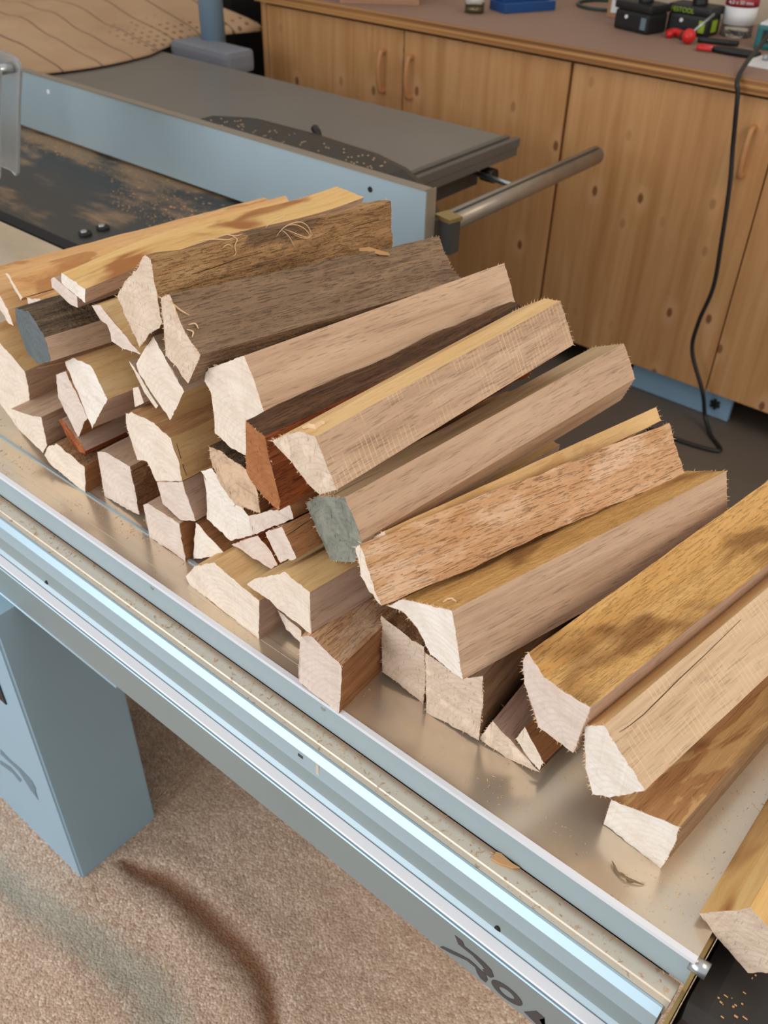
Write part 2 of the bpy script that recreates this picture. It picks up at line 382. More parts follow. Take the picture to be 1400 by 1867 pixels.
ca = me.color_attributes.new('ground', 'FLOAT_COLOR', 'POINT')
for i, c in enumerate(cols): ca.data[i].color = c
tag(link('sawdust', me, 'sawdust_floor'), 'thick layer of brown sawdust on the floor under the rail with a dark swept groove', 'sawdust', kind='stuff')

# ------------------------------------------------------------------ sliding table of the saw
XL, XR = -2.6, -.015
tb = empty('sliding_table', (0, .45, FZ), label='long aluminium sliding table of the saw carrying the firewood pile', cat='table saw')
def P(o): # keep world placement under the empty
    par = o.parent; o.matrix_parent_inverse = Matrix.Translation(-Vector(par.location)); return o
P(extrude_x('table_top', [(.448, 0), (.448, -.044), (.97, -.044), (.97, 0)], XL, XR, ['table_metal', 'aluminium'], tb, [1, 0, 0, 0]))
P(extrude_x('top_edge', [(.4462, .0000), (.4462, -.0050), (.4478, -.0050), (.4512, .0012)], XL, XR, 'ledge_white', tb))  # white strip paints in the highlight along the near edge of the top
P(extrude_x('wood_channel', [(.447, -.0445), (.4285, -.0445), (.4275, -.0462), (.4215, -.0458), (.4215, -.060), (.447, -.060)], XL, XR - .003, 'channel_metal', tb))
P(extrude_x('guide_rail', [(.4210, -.0455), (.4185, -.0455), (.4122, -.0525), (.4108, -.075), (.4062, -.092), (.4020, -.1005), (.3925, -.1005), (.3925, -.170), (.455, -.170), (.455, -.0615), (.4210, -.0615)],
  XL, XR - .006, ['aluminium', 'aluminium_bright', 'aluminium_face'], tb, [1, 1, 0, 2, 0, 0, 0, 0, 0, 0, 0]))
P(extrude_x('rail_ledge', [(.4015, -.0985), (.3915, -.1003), (.3905, -.1012), (.3905, -.1022), (.4015, -.1022)], XL, XR - .006, 'ledge_white', tb))
P(extrude_x('rail_face', [(.3915, -.1045), (.3895, -.1045), (.3885, -.1055), (.3885, -.166), (.3895, -.1675), (.3925, -.1675)], XL, XR - .006, ['aluminium_face', 'aluminium_bright'], tb, [1, 1, 0, 0, 0, 0]))
P(extrude_x('slot_strip', [(.4995, -.001), (.4995, .0018), (.5035, .0018), (.5035, -.001)], XL, -.56, 'aluminium', tb))
P(extrude_x('slot_lip', [(.466, -.001), (.466, .0006), (.474, .0006), (.474, -.001)], XL, -.47, 'table_metal', tb))
P(extrude_x('table_underside', [(.46, -.046), (.46, -.20), (.95, -.20), (.95, -.046)], XL, XR - .02, 'machine_dark', tb))
# end plate, bolts and holes
pl = P(extrude_x('end_plate', [(.394, -.036), (.394, -.066), (.44, -.105), (.96, -.105), (.96, -.006), (.452, -.006), (.440, -.04)], XR, XR + .0035, 'brass', tb))
for (y, z) in ((.452, -.012), (.400, -.046)):
    P(cylo('bolt', (XR - .004, y, z), (XR + .011, y, z), .0075 if y > .43 else .005, 'steel', tb, n=18))
for x in (-.907, -.175): P(cylo('screw_hole', (x, .4100, -.089), (x, .4060, -.0915), .0034, 'dark_gap', tb, n=16))
for x, y, z in ((-.436, .4472, -.014), (-.72, .4472, -.013)): P(cylo('screw_hole', (x, y, z), (x, y + .003, z), .003, 'steel', tb, n=16))
P(box('rail_scratch', (-.412, .4117, -.062), (.004, .0012, .018), 'channel_metal', tb))
P(box('rail_scratch', (-.437, .4119, -.060), (.007, .0014, .004), 'machine_dark', tb))
# the end cap beyond the table
ec = empty('end_cap', (.08, .52, -.2), label='black dusty plastic end cap past the end plate of the sliding table', cat='machine part')
bm = bmesh.new(); add_box(bm, (0, 0, 0), (.19, .42, .11), None, .020)
o = link('cap_body', tomesh('cap_body', bm), 'black_dusty', ec); o.location = (.005, .105, .108); 
bm = bmesh.new()
for k in range(700):
    x = -.07 + random.random() * .17; y = -.085 + random.random() * .36
    if noise.noise((x * 20, y * 20, 3)) < -.15: continue
    add_box(bm, (x, y, .1638), (.0006 + random.random() ** 2 * .0035, .0005 + random.random() * .0011, .0007), Matrix.Rotation(0, 3, 'Z'))
o = link('dust', tomesh('dust', bm), 'shaving', ec); o['kind'] = 'stuff'

# lettering on the rail face, cut off where the face ends
Y0 = .3880
for pts in ([(-.209, -.119), (-.200, -.119), (-.197, -.125), (-.184, -.1245), (-.173, -.126), (-.165, -.129), (-.161, -.138), (-.164, -.144), (-.171, -.145), (-.174, -.1405), (-.171, -.138), (-.175, -.135), (-.187, -.130), (-.198, -.130), (-.204, -.130)],
            [(-.224, -.163), (-.221, -.157), (-.210, -.151), (-.198, -.145), (-.190, -.142), (-.183, -.1425), (-.176, -.1445), (-.170, -.145), (-.1665, -.152), (-.168, -.160), (-.1745, -.160), (-.179, -.155), (-.182, -.1475), (-.192, -.1475), (-.210, -.1575)],
            [(-.124, -.157), (-.113, -.138), (-.104, -.139), (-.108, -.148), (-.100, -.158), (-.104, -.163), (-.113, -.160)]):
    P(plate('letter', pts, Y0, .0008, 'letter', tb))
bm = bmesh.new(); NN = 28; A = []; Bv = []
for k in range(NN):
    a = 2 * math.pi * k / NN; ca_, sa = math.cos(a), math.sin(a)
    A.append(bm.verts.new((-.1450 + .0175 * ca_ + .002 * sa, Y0, -.1480 + .0122 * sa))); Bv.append(bm.verts.new((-.1450 + .0085 * ca_ + .0016 * sa, Y0, -.1485 + .0062 * sa)))
for k in range(NN): bm.faces.new((A[k], A[(k + 1) % NN], Bv[(k + 1) % NN], Bv[k]))
r = bmesh.ops.extrude_face_region(bm, geom=bm.faces[:]); bmesh.ops.translate(bm, verts=[v for v in r['geom'] if isinstance(v, bmesh.types.BMVert)], vec=(0, .0008, 0))
P(link('letter', tomesh('letter', bm), 'letter', tb))

# sheet metal stand
lg = empty('machine_stand', (-1.2, .44, FZ), label='blue grey sheet metal stand holding up the aluminium rail', cat='machine stand')
bm = bmesh.new()
pr = [(-1.42, .35), (-.986, .35), (-.986, .524), (-1.42, .524)]
lo = [bm.verts.new((x, y, FZ)) for x, y in pr]; hi = [bm.verts.new((x, y, -.171)) for x, y in pr]
for i in range(4): bm.faces.new((lo[i], lo[(i + 1) % 4], hi[(i + 1) % 4], hi[i]))
bm.faces.new(hi); bm.faces.new(lo)
bmesh.ops.bevel(bm, geom=[e for e in bm.edges if abs(e.verts[0].co.z - e.verts[1].co.z) > .1], offset=.004, segments=3, affect='EDGES')
P(link('panel', tomesh('panel', bm), 'leg_paint', lg))
P(cylo('rim_rod', (-1.9, .3895, -.1690), (-.752, .3895, -.1690), .0024, 'aluminium_bright', lg, n=12))
P(box('cutout', (-1.07, .3487, -.36), (.06, .002, .07), 'black', lg))
for pts in ([(-1.152, -.608), (-1.119, -.612), (-1.089, -.607), (-1.072, -.609), (-1.055, -.613), (-1.050, -.631), (-1.058, -.651), (-1.058, -.673), (-1.077, -.662), (-1.088, -.645), (-1.10, -.626), (-1.125, -.627), (-1.16, -.629)],
            [(-1.178, -.664), (-1.161, -.656), (-1.134, -.645), (-1.121, -.650), (-1.104, -.656), (-1.116, -.674), (-1.136, -.664), (-1.183, -.679)]):
    P(plate('letter', pts, .3492, .001, 'leg_mark', lg))

# ------------------------------------------------------------------ the saw behind
cs = empty('cast_table', (-2.2, 1.2, FZ), label='dark cast iron saw table dusted with sawdust behind the woodpile', cat='table saw')
P(extrude_x('table_plate', [(.985, -.004), (.985, -.05), (1.43, -.05), (1.43, -.004)], -4.4, -1.06, 'cast_iron', cs))
P(box('machine_body', (-2.80, 1.25, -.46), (3.2, .5, .81), 'machine_dark', cs))
P(box('gap_strip', (-2.7, .992, -.0035), (3.0, .03, .006), 'dark_gap', cs))
for y in (1.054, 1.10): P(cylo('bolt', (-1.693, y, -.006), (-1.693, y, .002), .014, 'dark_gap', cs, n=20)); P(cylo('bolt', (-1.697, y, -.0), (-1.697, y, .004), .007, 'steel', cs, n=12))

fn = empty('rip_fence', (-2.0, 1.43, 0), label='long pale blue aluminium rip fence standing on the cast iron table', cat='saw fence')
P(box('fence_plate', (-2.55, 1.418, .0765), (3.0, .016, .149), 'fence_metal', fn, bev=.0008))
P(box('fence_cap', (-2.55, 1.419, .1525), (3.0, .022, .003), 'fence_edge', fn))
P(box('fence_end', (-1.0495, 1.426, .077), (.003, .03, .150), 'fence_edge', fn))
P(cylo('screw_hole', (-1.192, 1.4110, .122), (-1.192, 1.4090, .122), .006, 'dark_gap', fn, n=16))
P(cylo('screw_hole', (-2.312, 1.4110, .118), (-2.312, 1.4090, .118), .006, 'white', fn, n=16))
P(box('fence_foot', (-1.030, 1.462, .092), (.045, .036, .008), 'brass', fn, rz=R(-12)))
P(box('fence_foot', (-1.026, 1.462, .055), (.032, .03, .066), 'machine_dark', fn))

# dusty black guard casting between fence and outfeed table
gd = empty('fence_casting', (-1.55, 1.6, 0), label='dusty black cast bracket arched behind the pale blue fence', cat='machine part')
bm = bmesh.new(); prof = [(-1.98, .05), (-1.93, .085), (-1.80, .105), (-1.60, .108), (-1.38, .102), (-1.29, .088), (-1.215, .055), (-1.18, -.0), (-1.18, -.07), (-1.98, .0)]
for y, sc in ((1.47, 1.), (1.60, 1.), (1.635, .93)):
    pass
rings = [[bm.verts.new((-1.565 + (x + 1.565) * s1, y, z * s1 - (0 if s1 == 1 else .002))) for x, z in prof] for y, s1 in ((1.455, 1.), (1.64, 1.), (1.67, .95))]
for a, b in zip(rings, rings[1:]):
    for k in range(len(prof)): bm.faces.new((a[k], a[(k + 1) % len(prof)], b[(k + 1) % len(prof)], b[k]))
bm.faces.new(rings[0]); bm.faces.new(rings[-1])
P(link('casting', tomesh('casting', bm), 'black_dusty', gd))
bm = bmesh.new()
for k in range(110):
    x = -1.85 + random.random() * .55; y = 1.47 + random.random() * .15; z = .1055 + .002 * max(0, 1 - abs(x + 1.62) / .2)
    add_box(bm, (x, y, z), (.0035, .0022, .0015))
o = P(link('dust', tomesh('dust', bm), 'splinter', gd)); o['kind'] = 'stuff'
P(tube('lever', [(-1.60, 1.69, .05), (-1.61, 1.70, .088), (-1.63, 1.71, .098)], .010, 'black', gd))

of = empty('outfeed_table', (-2.6, 2.05, FZ), label='grey steel extension table behind the fence with a ribbed end rail', cat='machine table')
P(extrude_x('table_plate', [(1.79, 0), (1.79, -.03), (2.285, -.03), (2.285, 0)], -4.6, -1.44, 'outfeed', of))
P(box('side_apron', (-2.9, 1.86, -.09), (2.9, .02, .12), 'machine_dark', of))
P(box('side_apron', (-1.50, 2.05, -.085), (.02, .40, .11), 'machine_dark', of))
for k, (dx, dz, hh) in enumerate(((0, .001, .020), (.018, -.004, .012), (.034, -.0, .024))):
    P(box('end_rail', (-1.43 + dx, 2.055, -.010 + dz), (.017, .48, hh), 'machine_grey', of, bev=.002))
P(box('end_rail', (-1.412, 2.055, -.034), (.045, .47, .022), 'machine_grey', of, bev=.002))
P(cylo('knob', (-1.44, 2.20, -.085), (-1.40, 2.20, -.085), .020, 'black', of, n=20))
P(box('support_leg', (-4.3, 2.05, -.45), (.06, .06, .83), 'leg_paint', of)); P(box('support_leg', (-2.0, 2.1, -.45), (.06, .06, .83), 'leg_paint', of))
rb = empty('guide_tube', (-1.22, 1.7, -.05), label='round steel guide tube sticking out towards the spruce cupboards', cat='guide tube')
P(cylo('tube', (-1.235, 1.70, -.052), (-1.235, 2.47, -.052), .0255, 'tube', rb, n=32))
P(cylo('tube_end', (-1.235, 2.4705, -.052), (-1.235, 2.476, -.052),   .024, 'bracket', rb, n=32))
P(box('groove', (-1.226, 2.09, -.0277), (.007, .74, .0012), 'machine_dark', rb))
P(cylo('rod', (-1.46, 2.16, -.075), (-1.235, 2.10, -.06), .007, 'steel', rb, n=12))
P(cylo('clamp_bolt', (-1.235, 1.675, -.052), (-1.235, 1.70, -.052), .028, 'machine_dark', rb, n=24))

ps = empty('support_post', (-2.84, 2.4, 0), label='pale blue round post rising from a grey bracket beside the outfeed table', cat='post')
P(cylo('post', (-2.85, 2.46, .01), (-2.85, 2.46, 1.2), .045, 'post_blue', ps, n=32))
P(box('bracket', (-2.785, 2.39, -.005), (.32, .13, .075), 'bracket', ps, bev=.02, rz=R(-2)))
P(box('bracket_leg', (-2.85, 2.46, -.45), (.09, .09, .83), 'leg_paint', ps))

# cloth heap on the far end of the extension table
bm = bmesh.new(); G = []; nx, ny = 90, 60
for j in range(ny + 1):
    row = []
    for i in range(nx + 1):
        u = i / nx; v = j / ny
        x = -4.5 + u * 1.66 - .10 * (1 - v) - .10 * u * max(0, min(1, (v - .45) / .3)) + .04 * math.sin(v * 7); y = 1.70 + v * 1.08 + .03 * math.sin(u * 9)
        e = min(u * 6, (1 - u) * 4.2, v * 6, (1 - v) * 5, 1.); e = max(0, e) ** .6
        z = .006 + e * (.035 + .08 * max(0, noise.noise((x * 1.6, y * 1.6, 4)) + .35) + .02 * noise.noise((x * 6, y * 3, 1)) + .05 * v * max(0, 1 - abs(x + 3.25) / .5))
        row.append(bm.verts.new((x, y, z)))
    G.append(row)
for j in range(ny):
    for i in range(nx): bm.faces.new((G[j][i], G[j][i + 1], G[j + 1][i + 1], G[j + 1][i]))
o = link('cloth', tomesh('cloth', bm, True), 'sacking'); md = o.modifiers.new('thickness', 'SOLIDIFY'); md.thickness = .004; md.offset = 1
tag(o, 'crumpled brown cloth with seams and rows of dots on the far left table', 'cloth')
bm = bmesh.new(); add_box(bm, (0, 0, 0), (1.3, .5, 1.3), None, .1)
bk = link('bag', tomesh('bag', bm), 'black', None, (-3.95, 3.12, -.21)); tag(bk, 'large black bag behind the brown cloth at the far left', 'bag')

# clear plastic blade guard at the left edge
gg = empty('blade_guard', (-1.80, 1.0, .32), label='clear plastic blade guard hanging at the left above the dark saw table', cat='blade guard')
gp = [(-1.880, .098), (-1.868, .090), (-1.856, .098), (-1.790, .250), (-1.757, .318), (-1.760, .334), (-1.778, .340), (-1.85, .345), (-2.0, .345), (-2.0, .10)]
P(plate('guard_shell', gp, .975, .006, 'clear_plastic', gg)); P(plate('guard_shell', gp, 1.020, .006, 'clear_plastic', gg))
P(tube('guard_rim', [(-1.868, .974, .096), (-1.818, .974, .205), (-1.780, .974, .285), (-1.776, .974, .325), (-1.82, .974, .335)], .0035, 'aluminium_bright', gg))
P(cylo('guard_bolt', (-1.784, .970, .318), (-1.784, 1.03, .318), .010, 'steel', gg, n=20))
P(box('guard_arm', (-2.10, 1.0, .335), (.5, .04, .04), 'machine_dark', gg))
P(box('guard_arm', (-2.34, 1.0, .165), (.04, .04, .34), 'machine_dark', gg))

# ------------------------------------------------------------------ cupboards
YC = 2.69
def cupboard(x0, x1, doors, label):
    cb = empty('cupboard', ((x0 + x1) / 2, YC + .3, FZ + .1), label=label, cat='cupboard', group=None)
    P(box('carcass', ((x0 + x1) / 2, YC + .32, -.3225), (x1 - x0 - .004, .58, .885), 'spruce', cb))
    for (a, b, hx, nh) in doors:
        d = P(box('door', ((a + b) / 2, YC + .01, -.3225), (b - a - .005, .02, .893), 'spruce', cb, bev=.0015))
        if hx is not None:
            bm = bmesh.new(); L = .13; z0 = -.015
            pts = [(hx, YC, z0 + .065), (hx, YC - .022, z0 + .062), (hx, YC - .032, z0 + .03), (hx, YC - .034, z0), (hx, YC - .032, z0 - .03), (hx, YC - .022, z0 - .062), (hx, YC, z0 - .065)]
            hnd = tube('handle', pts, .0085, 'handle_wood', d, n=12)
            hnd.matrix_parent_inverse = Matrix.Translation(-Vector((cb.location.x, cb.location.y, cb.location.z)) ) @ Matrix.Identity(4)
            hnd.matrix_parent_inverse = d.matrix_parent_inverse.inverted() @ Matrix.Translation(Vector((0, 0, 0)))
            hnd.matrix_parent_inverse = (Matrix.Translation(Vector(cb.location)) @ d.matrix_parent_inverse @ Matrix.Translation(d.location)).inverted()
    return cb
cupboard(-2.80, -1.474, [(-2.80, -2.130, -2.215, 1), (-2.130, -1.474, -2.091, 1)], 'spruce plank cupboard with two bow handled doors, leftmost under the worktop')
cupboard(-1.468, -.142, [(-1.468, -.812, -.877, 1), (-.812, -.142, None, 0)], 'spruce plank cupboard behind the hanging black cable, right end of the worktop')
o = box('cupboard_end_panel', (-2.815, YC + .31, -.3), (.025, .62, .94), 'spruce'); tag(o, 'narrow reddish side panel closing the left end of the cupboards', 'panel')
wt = empty('worktop', (-1.5, 3.0, .135), label='thick plywood worktop with a dusty brown top above the cupboards', cat='worktop')
P(box('plywood_core', (-1.48, YC + .355, .1535), (2.72, .755, .036), 'plywood', wt)); P(box('top_sheet', (-1.48, YC + .355, .1728), (2.716, .751, .0025), 'worktop_top', wt))
bp = empty('back_panel', (-3.3, 3.38, FZ), label='dim greenish brown board behind the blue post', cat='board'); P(box('board', (-3.25, 3.39, -.1), (.85, .03, 1.5), 'back_dark', bp))
kp = empty('plinth', (-.9, YC + .05, FZ), label='pale blue plinth board under the spruce cupboards with a black star knob', cat='plinth')
P(box('board', (-.905, YC + .04, -.82), (.36, .02, .095), 'plinth_blue', kp))
for a in range(3):
    P(box('star_knob', (-.776, YC + .024, -.818), (.036, .010, .009), 'black', kp, rot=(0, R(60 * a + 20), 0), bev=.003))

# black cable
c_ = tube('cable', [(-.91, 3.35, .42), (-.955, 3.1, .33), (-.968, 2.85, .23), (-.945, 2.66, .178), (-.926, 2.635, .13), (-.908, 2.645, 0), (-.888, 2.64, -.10), (-.868, 2.635, -.26), (-.857, 2.635, -.40), (-.872, 2.63, -.52), (-.868, 2.63, -.62), (-.80, 2.625, -.74), (-.775, 2.64, -.83), (-.73, 2.60, -.862), (-.67, 2.53, -.863), (-.80, 2.50, -.863), (-.95, 2.50, -.863)], .0065, 'cable_black', n=10)
tag(c_, 'black electric cable hanging over the worktop edge down to the floor', 'cable')

def lettering(body, size, parent, loc, rot, mat):
    cu = bpy.data.curves.new('lettering', 'FONT'); cu.body = body; cu.size = size; cu.extrude = .0004; cu.align_x = 'CENTER'
    tx = bpy.data.objects.new('lettering', cu); COL.objects.link(tx); bpy.context.view_layer.update()
    me = bpy.data.meshes.new_from_object(tx.evaluated_get(bpy.context.evaluated_depsgraph_get())); bpy.data.objects.remove(tx); me.materials.clear()
    o = link('lettering', me, mat, parent, loc); o.rotation_euler = rot; return o
# ------------------------------------------------------------------ things on the worktop
WZ = .1742
def wt_box(name, c, s, rz, mat, label, cat, bev=.002):
    e = empty(name, (c[0], c[1], WZ), R(rz), label=label, cat=cat)
    o = box('body', (0, 0, s[2] / 2), s, mat, e, bev=bev); return e
e = wt_box('cardboard_box', (-2.385, 2.87, 0), (.28, .26, .16), 37, 'cardboard', 'plain brown cardboard box standing at the left end of the worktop', 'box')
box('flap', (0, -.131, .08), (.26, .002, .14), 'cardboard', e)
e = wt_box('blue_case', (-1.90, 3.06, 0), (.21, .10, .030), 66, 'blue_case', 'flat blue plastic case lying on the worktop beside the glass jar', 'case', .004)
box('lid', (.0, .014, .042), (.19, .07, .024), 'blue_case', e, bev=.004)
e = empty('glass_jar', (-1.985, 2.89, WZ), label='small glass jar of yellow screws with a white label on the worktop', cat='jar')
cylo('glass', (0, 0, .001), (0, 0, .09), .033, 'glass', e); cylo('contents', (0, 0, .004), (0, 0, .028), .030, 'screw_metal', e); cylo('label', (0, 0, .034), (0, 0, .062), .0335, 'white', e)
tag(tube('cable_loop', [(-1.72 + .10 * math.cos(a), 3.33 + .10 * math.sin(a), WZ + .006) for a in [k * .62 for k in range(11)]], .0055, 'cable_green'), 'dark green cable lying in a loop at the back of the worktop', 'cable')
e = wt_box('carton', (-1.610, 3.215, 0), (.06, .10, .12), 18, 'cardboard', 'small upright carton with a white printed label beside the drill', 'carton')
box('label', (.005, -.0508, .06), (.046, .001, .09), 'white', e)
for q in range(4): box('print_line', (.005, -.0515, .09 - q * .012), (.03, .0006, .003), 'leg_mark', e)
def drill(name, c, rz, label, second):
    e = empty(name, (c[0], c[1], WZ), R(rz), label=label, cat='cordless drill', group=None)
    bm = bmesh.new(); add_box(bm, (0, 0, .026), (.125, .082, .052), None, .010); b_ = link('battery', tomesh('battery', bm), 'black', e)
    bm = bmesh.new(); add_box(bm, (.0, 0, .063), (.135, .086, .022), None, .008); link('foot', tomesh('foot', bm), 'black', e)
    tube('grip', [(.01, 0, .07), (.0, 0, .12), (-.02, 0, .185)], .021, 'black', e, n=14)
    cylo('motor_housing', (.07, 0, .205), (-.09, 0, .205), .033, 'black', e); cylo('chuck', (-.09, 0, .205), (-.15, 0, .205), .022, 'steel', e)
    cylo('dial', (-.018, -.0405, .036), (-.018, -.044, .036), .005, 'white', e, n=14)
    box('catch', (.045, -.0412, .026), (.018, .002, .03), 'lime' if second else 'leg_mark', e)
    e.scale = (1.12, 1.12, 1.12)
    if second:
        lettering('FESTOOL', .017, e, (-.02, -.0438, .056), (R(90), 0, 0), 'lime')
        box('catch', (.0635, .0, .026), (.002, .03, .03), 'lime', e)
    return e
drill('cordless_drill', (-1.437, 3.035, 0), -14, 'black cordless drill standing on its battery beside the white labelled carton', False)
drill('cordless_drill', (-1.295, 3.12, 0), -2, 'black cordless drill with yellow green lettering standing behind the red pliers', True)
e = empty('screw_tub', (-1.178, 3.19, WZ), label='clear plastic tub of nails with a red and white label', cat='tub')
cylo('tub', (0, 0, .001), (0, 0, .20), .05, 'glass', e); cylo('label', (0, 0, .035), (0, 0, .085), .0508, 'white', e); cylo('label_band', (0, 0, .085), (0, 0, .115), .0509, 'label_red', e)
cylo('lid', (0, 0, .20), (0, 0, .215), .053, 'white', e)
lettering('4,0 x 50 mm', .0145, e, (.016, -.0535, .095), (R(90), 0, R(18)), 'white')
for k in range(16):
    a = random.random() * 6.28; r_ = random.random() * .036; b = random.random() * 6.28
    cylo('nail', (r_ * math.cos(a), r_ * math.sin(a), .006 + random.random() * .02), (.036 * math.cos(b), .036 * math.sin(b), .006 + random.random() * .022), .0016, 'steel', e, n=6)
e = wt_box('charger', (-.985, 3.10, 0), (.16, .11, .065), 5, 'teal', 'teal battery charger with a white top and two round lamps', 'charger', .008)
box('top_plate', (0, 0, .067), (.15, .10, .006), 'white', e, bev=.002); box('lamp_panel', (-.005, -.0552, .036), (.11, .002, .034), 'black', e)
for k in (-.035, -.010): cylo('lamp', (k, -.0555, .036), (k, -.0585, .036), .0095, 'steel', e, n=18)
e = empty('router_plate', (-.905, 2.85, WZ), label='small steel clamp fitting on a cream board at the right worktop end', cat='fitting')
box('board', (0, 0, .006), (.16, .10, .012), 'white', e, rz=R(-4)); cylo('housing', (.02, .01, .012), (.02, .01, .07), .03, 'bracket', e); cylo('bolt', (-.045, .0, .012), (-.045, 0, .026), .008, 'steel', e)
tube('bow', [(.0, -.02, .02), (-.02, -.03, .05), (.01, -.03, .075), (.04, -.02, .06)], .004, 'steel', e)
def pliers(c, rz, label, spread):
    e = empty('side_cutters', (c[0], c[1], WZ), R(rz), label=label, cat='pliers')
    tube('handle', [(.0, 0, .009), (.035, .006 + spread * .3, .010), (.10, .010 + spread, .010), (.135, .006 + spread, .010)], .0085, 'black', e, n=10)
    tube('handle', [(.0, 0, .009), (.03, -.006, .010), (.07, -.008, .010), (.115, -.006, .010)], .0085, 'black', e, n=10)
    tube('grip', [(-.040, .018, .009), (-.008, .018, .010), (.0, .016, .01)], .006, 'red', e, n=10); tube('grip', [(-.040, -.018, .009), (-.008, -.018, .010), (.0, -.016, .01)], .006, 'red', e, n=10)
    tube('grip', [(-.040, .018, .009), (-.046, 0, .010), (-.040, -.018, .009)], .006, 'red', e, n=10)
    cylo('jaw', (-.030, 0, .009), (.0, 0, .009), .003, 'steel', e, r2=.006, n=10); return e
pliers((-1.125, 2.90, 0), 2, 'red and black pliers lying nearest the worktop edge', .004)
e = empty('side_cutters', (-1.225, 2.99, WZ), R(10), label='red and black side cutters lying in front of the second drill', cat='pliers')
tube('handle', [(.01, 0, .01), (.05, .0, .01), (.10, .004, .01), (.13, -.004, .012)], .0085, 'black', e, n=10)
cylo('joint', (-.035, .02, .002), (-.035, .02, .022), .017, 'machine_dark', e, n=18)
tube('grip', [(-.045, .03, .012), (-.075, .045, .014), (-.09, .03, .012), (-.08, .012, .01)], .011, 'red', e, n=10)
e = empty('screwdriver', (-1.232, 2.955, WZ), R(0), label='screwdriver with a red ball handle leaning against the second drill', cat='screwdriver')
bm = bmesh.new(); bmesh.ops.create_uvsphere(bm, u_segments=20, v_segments=12, radius=.021, matrix=Matrix.Translation((0, 0, .021))); link('ball_handle', tomesh('ball_handle', bm, True), 'red', e)
cylo('shank', (.004, .012, .03), (.03, .085, .075), .004, 'steel', e, n=10)

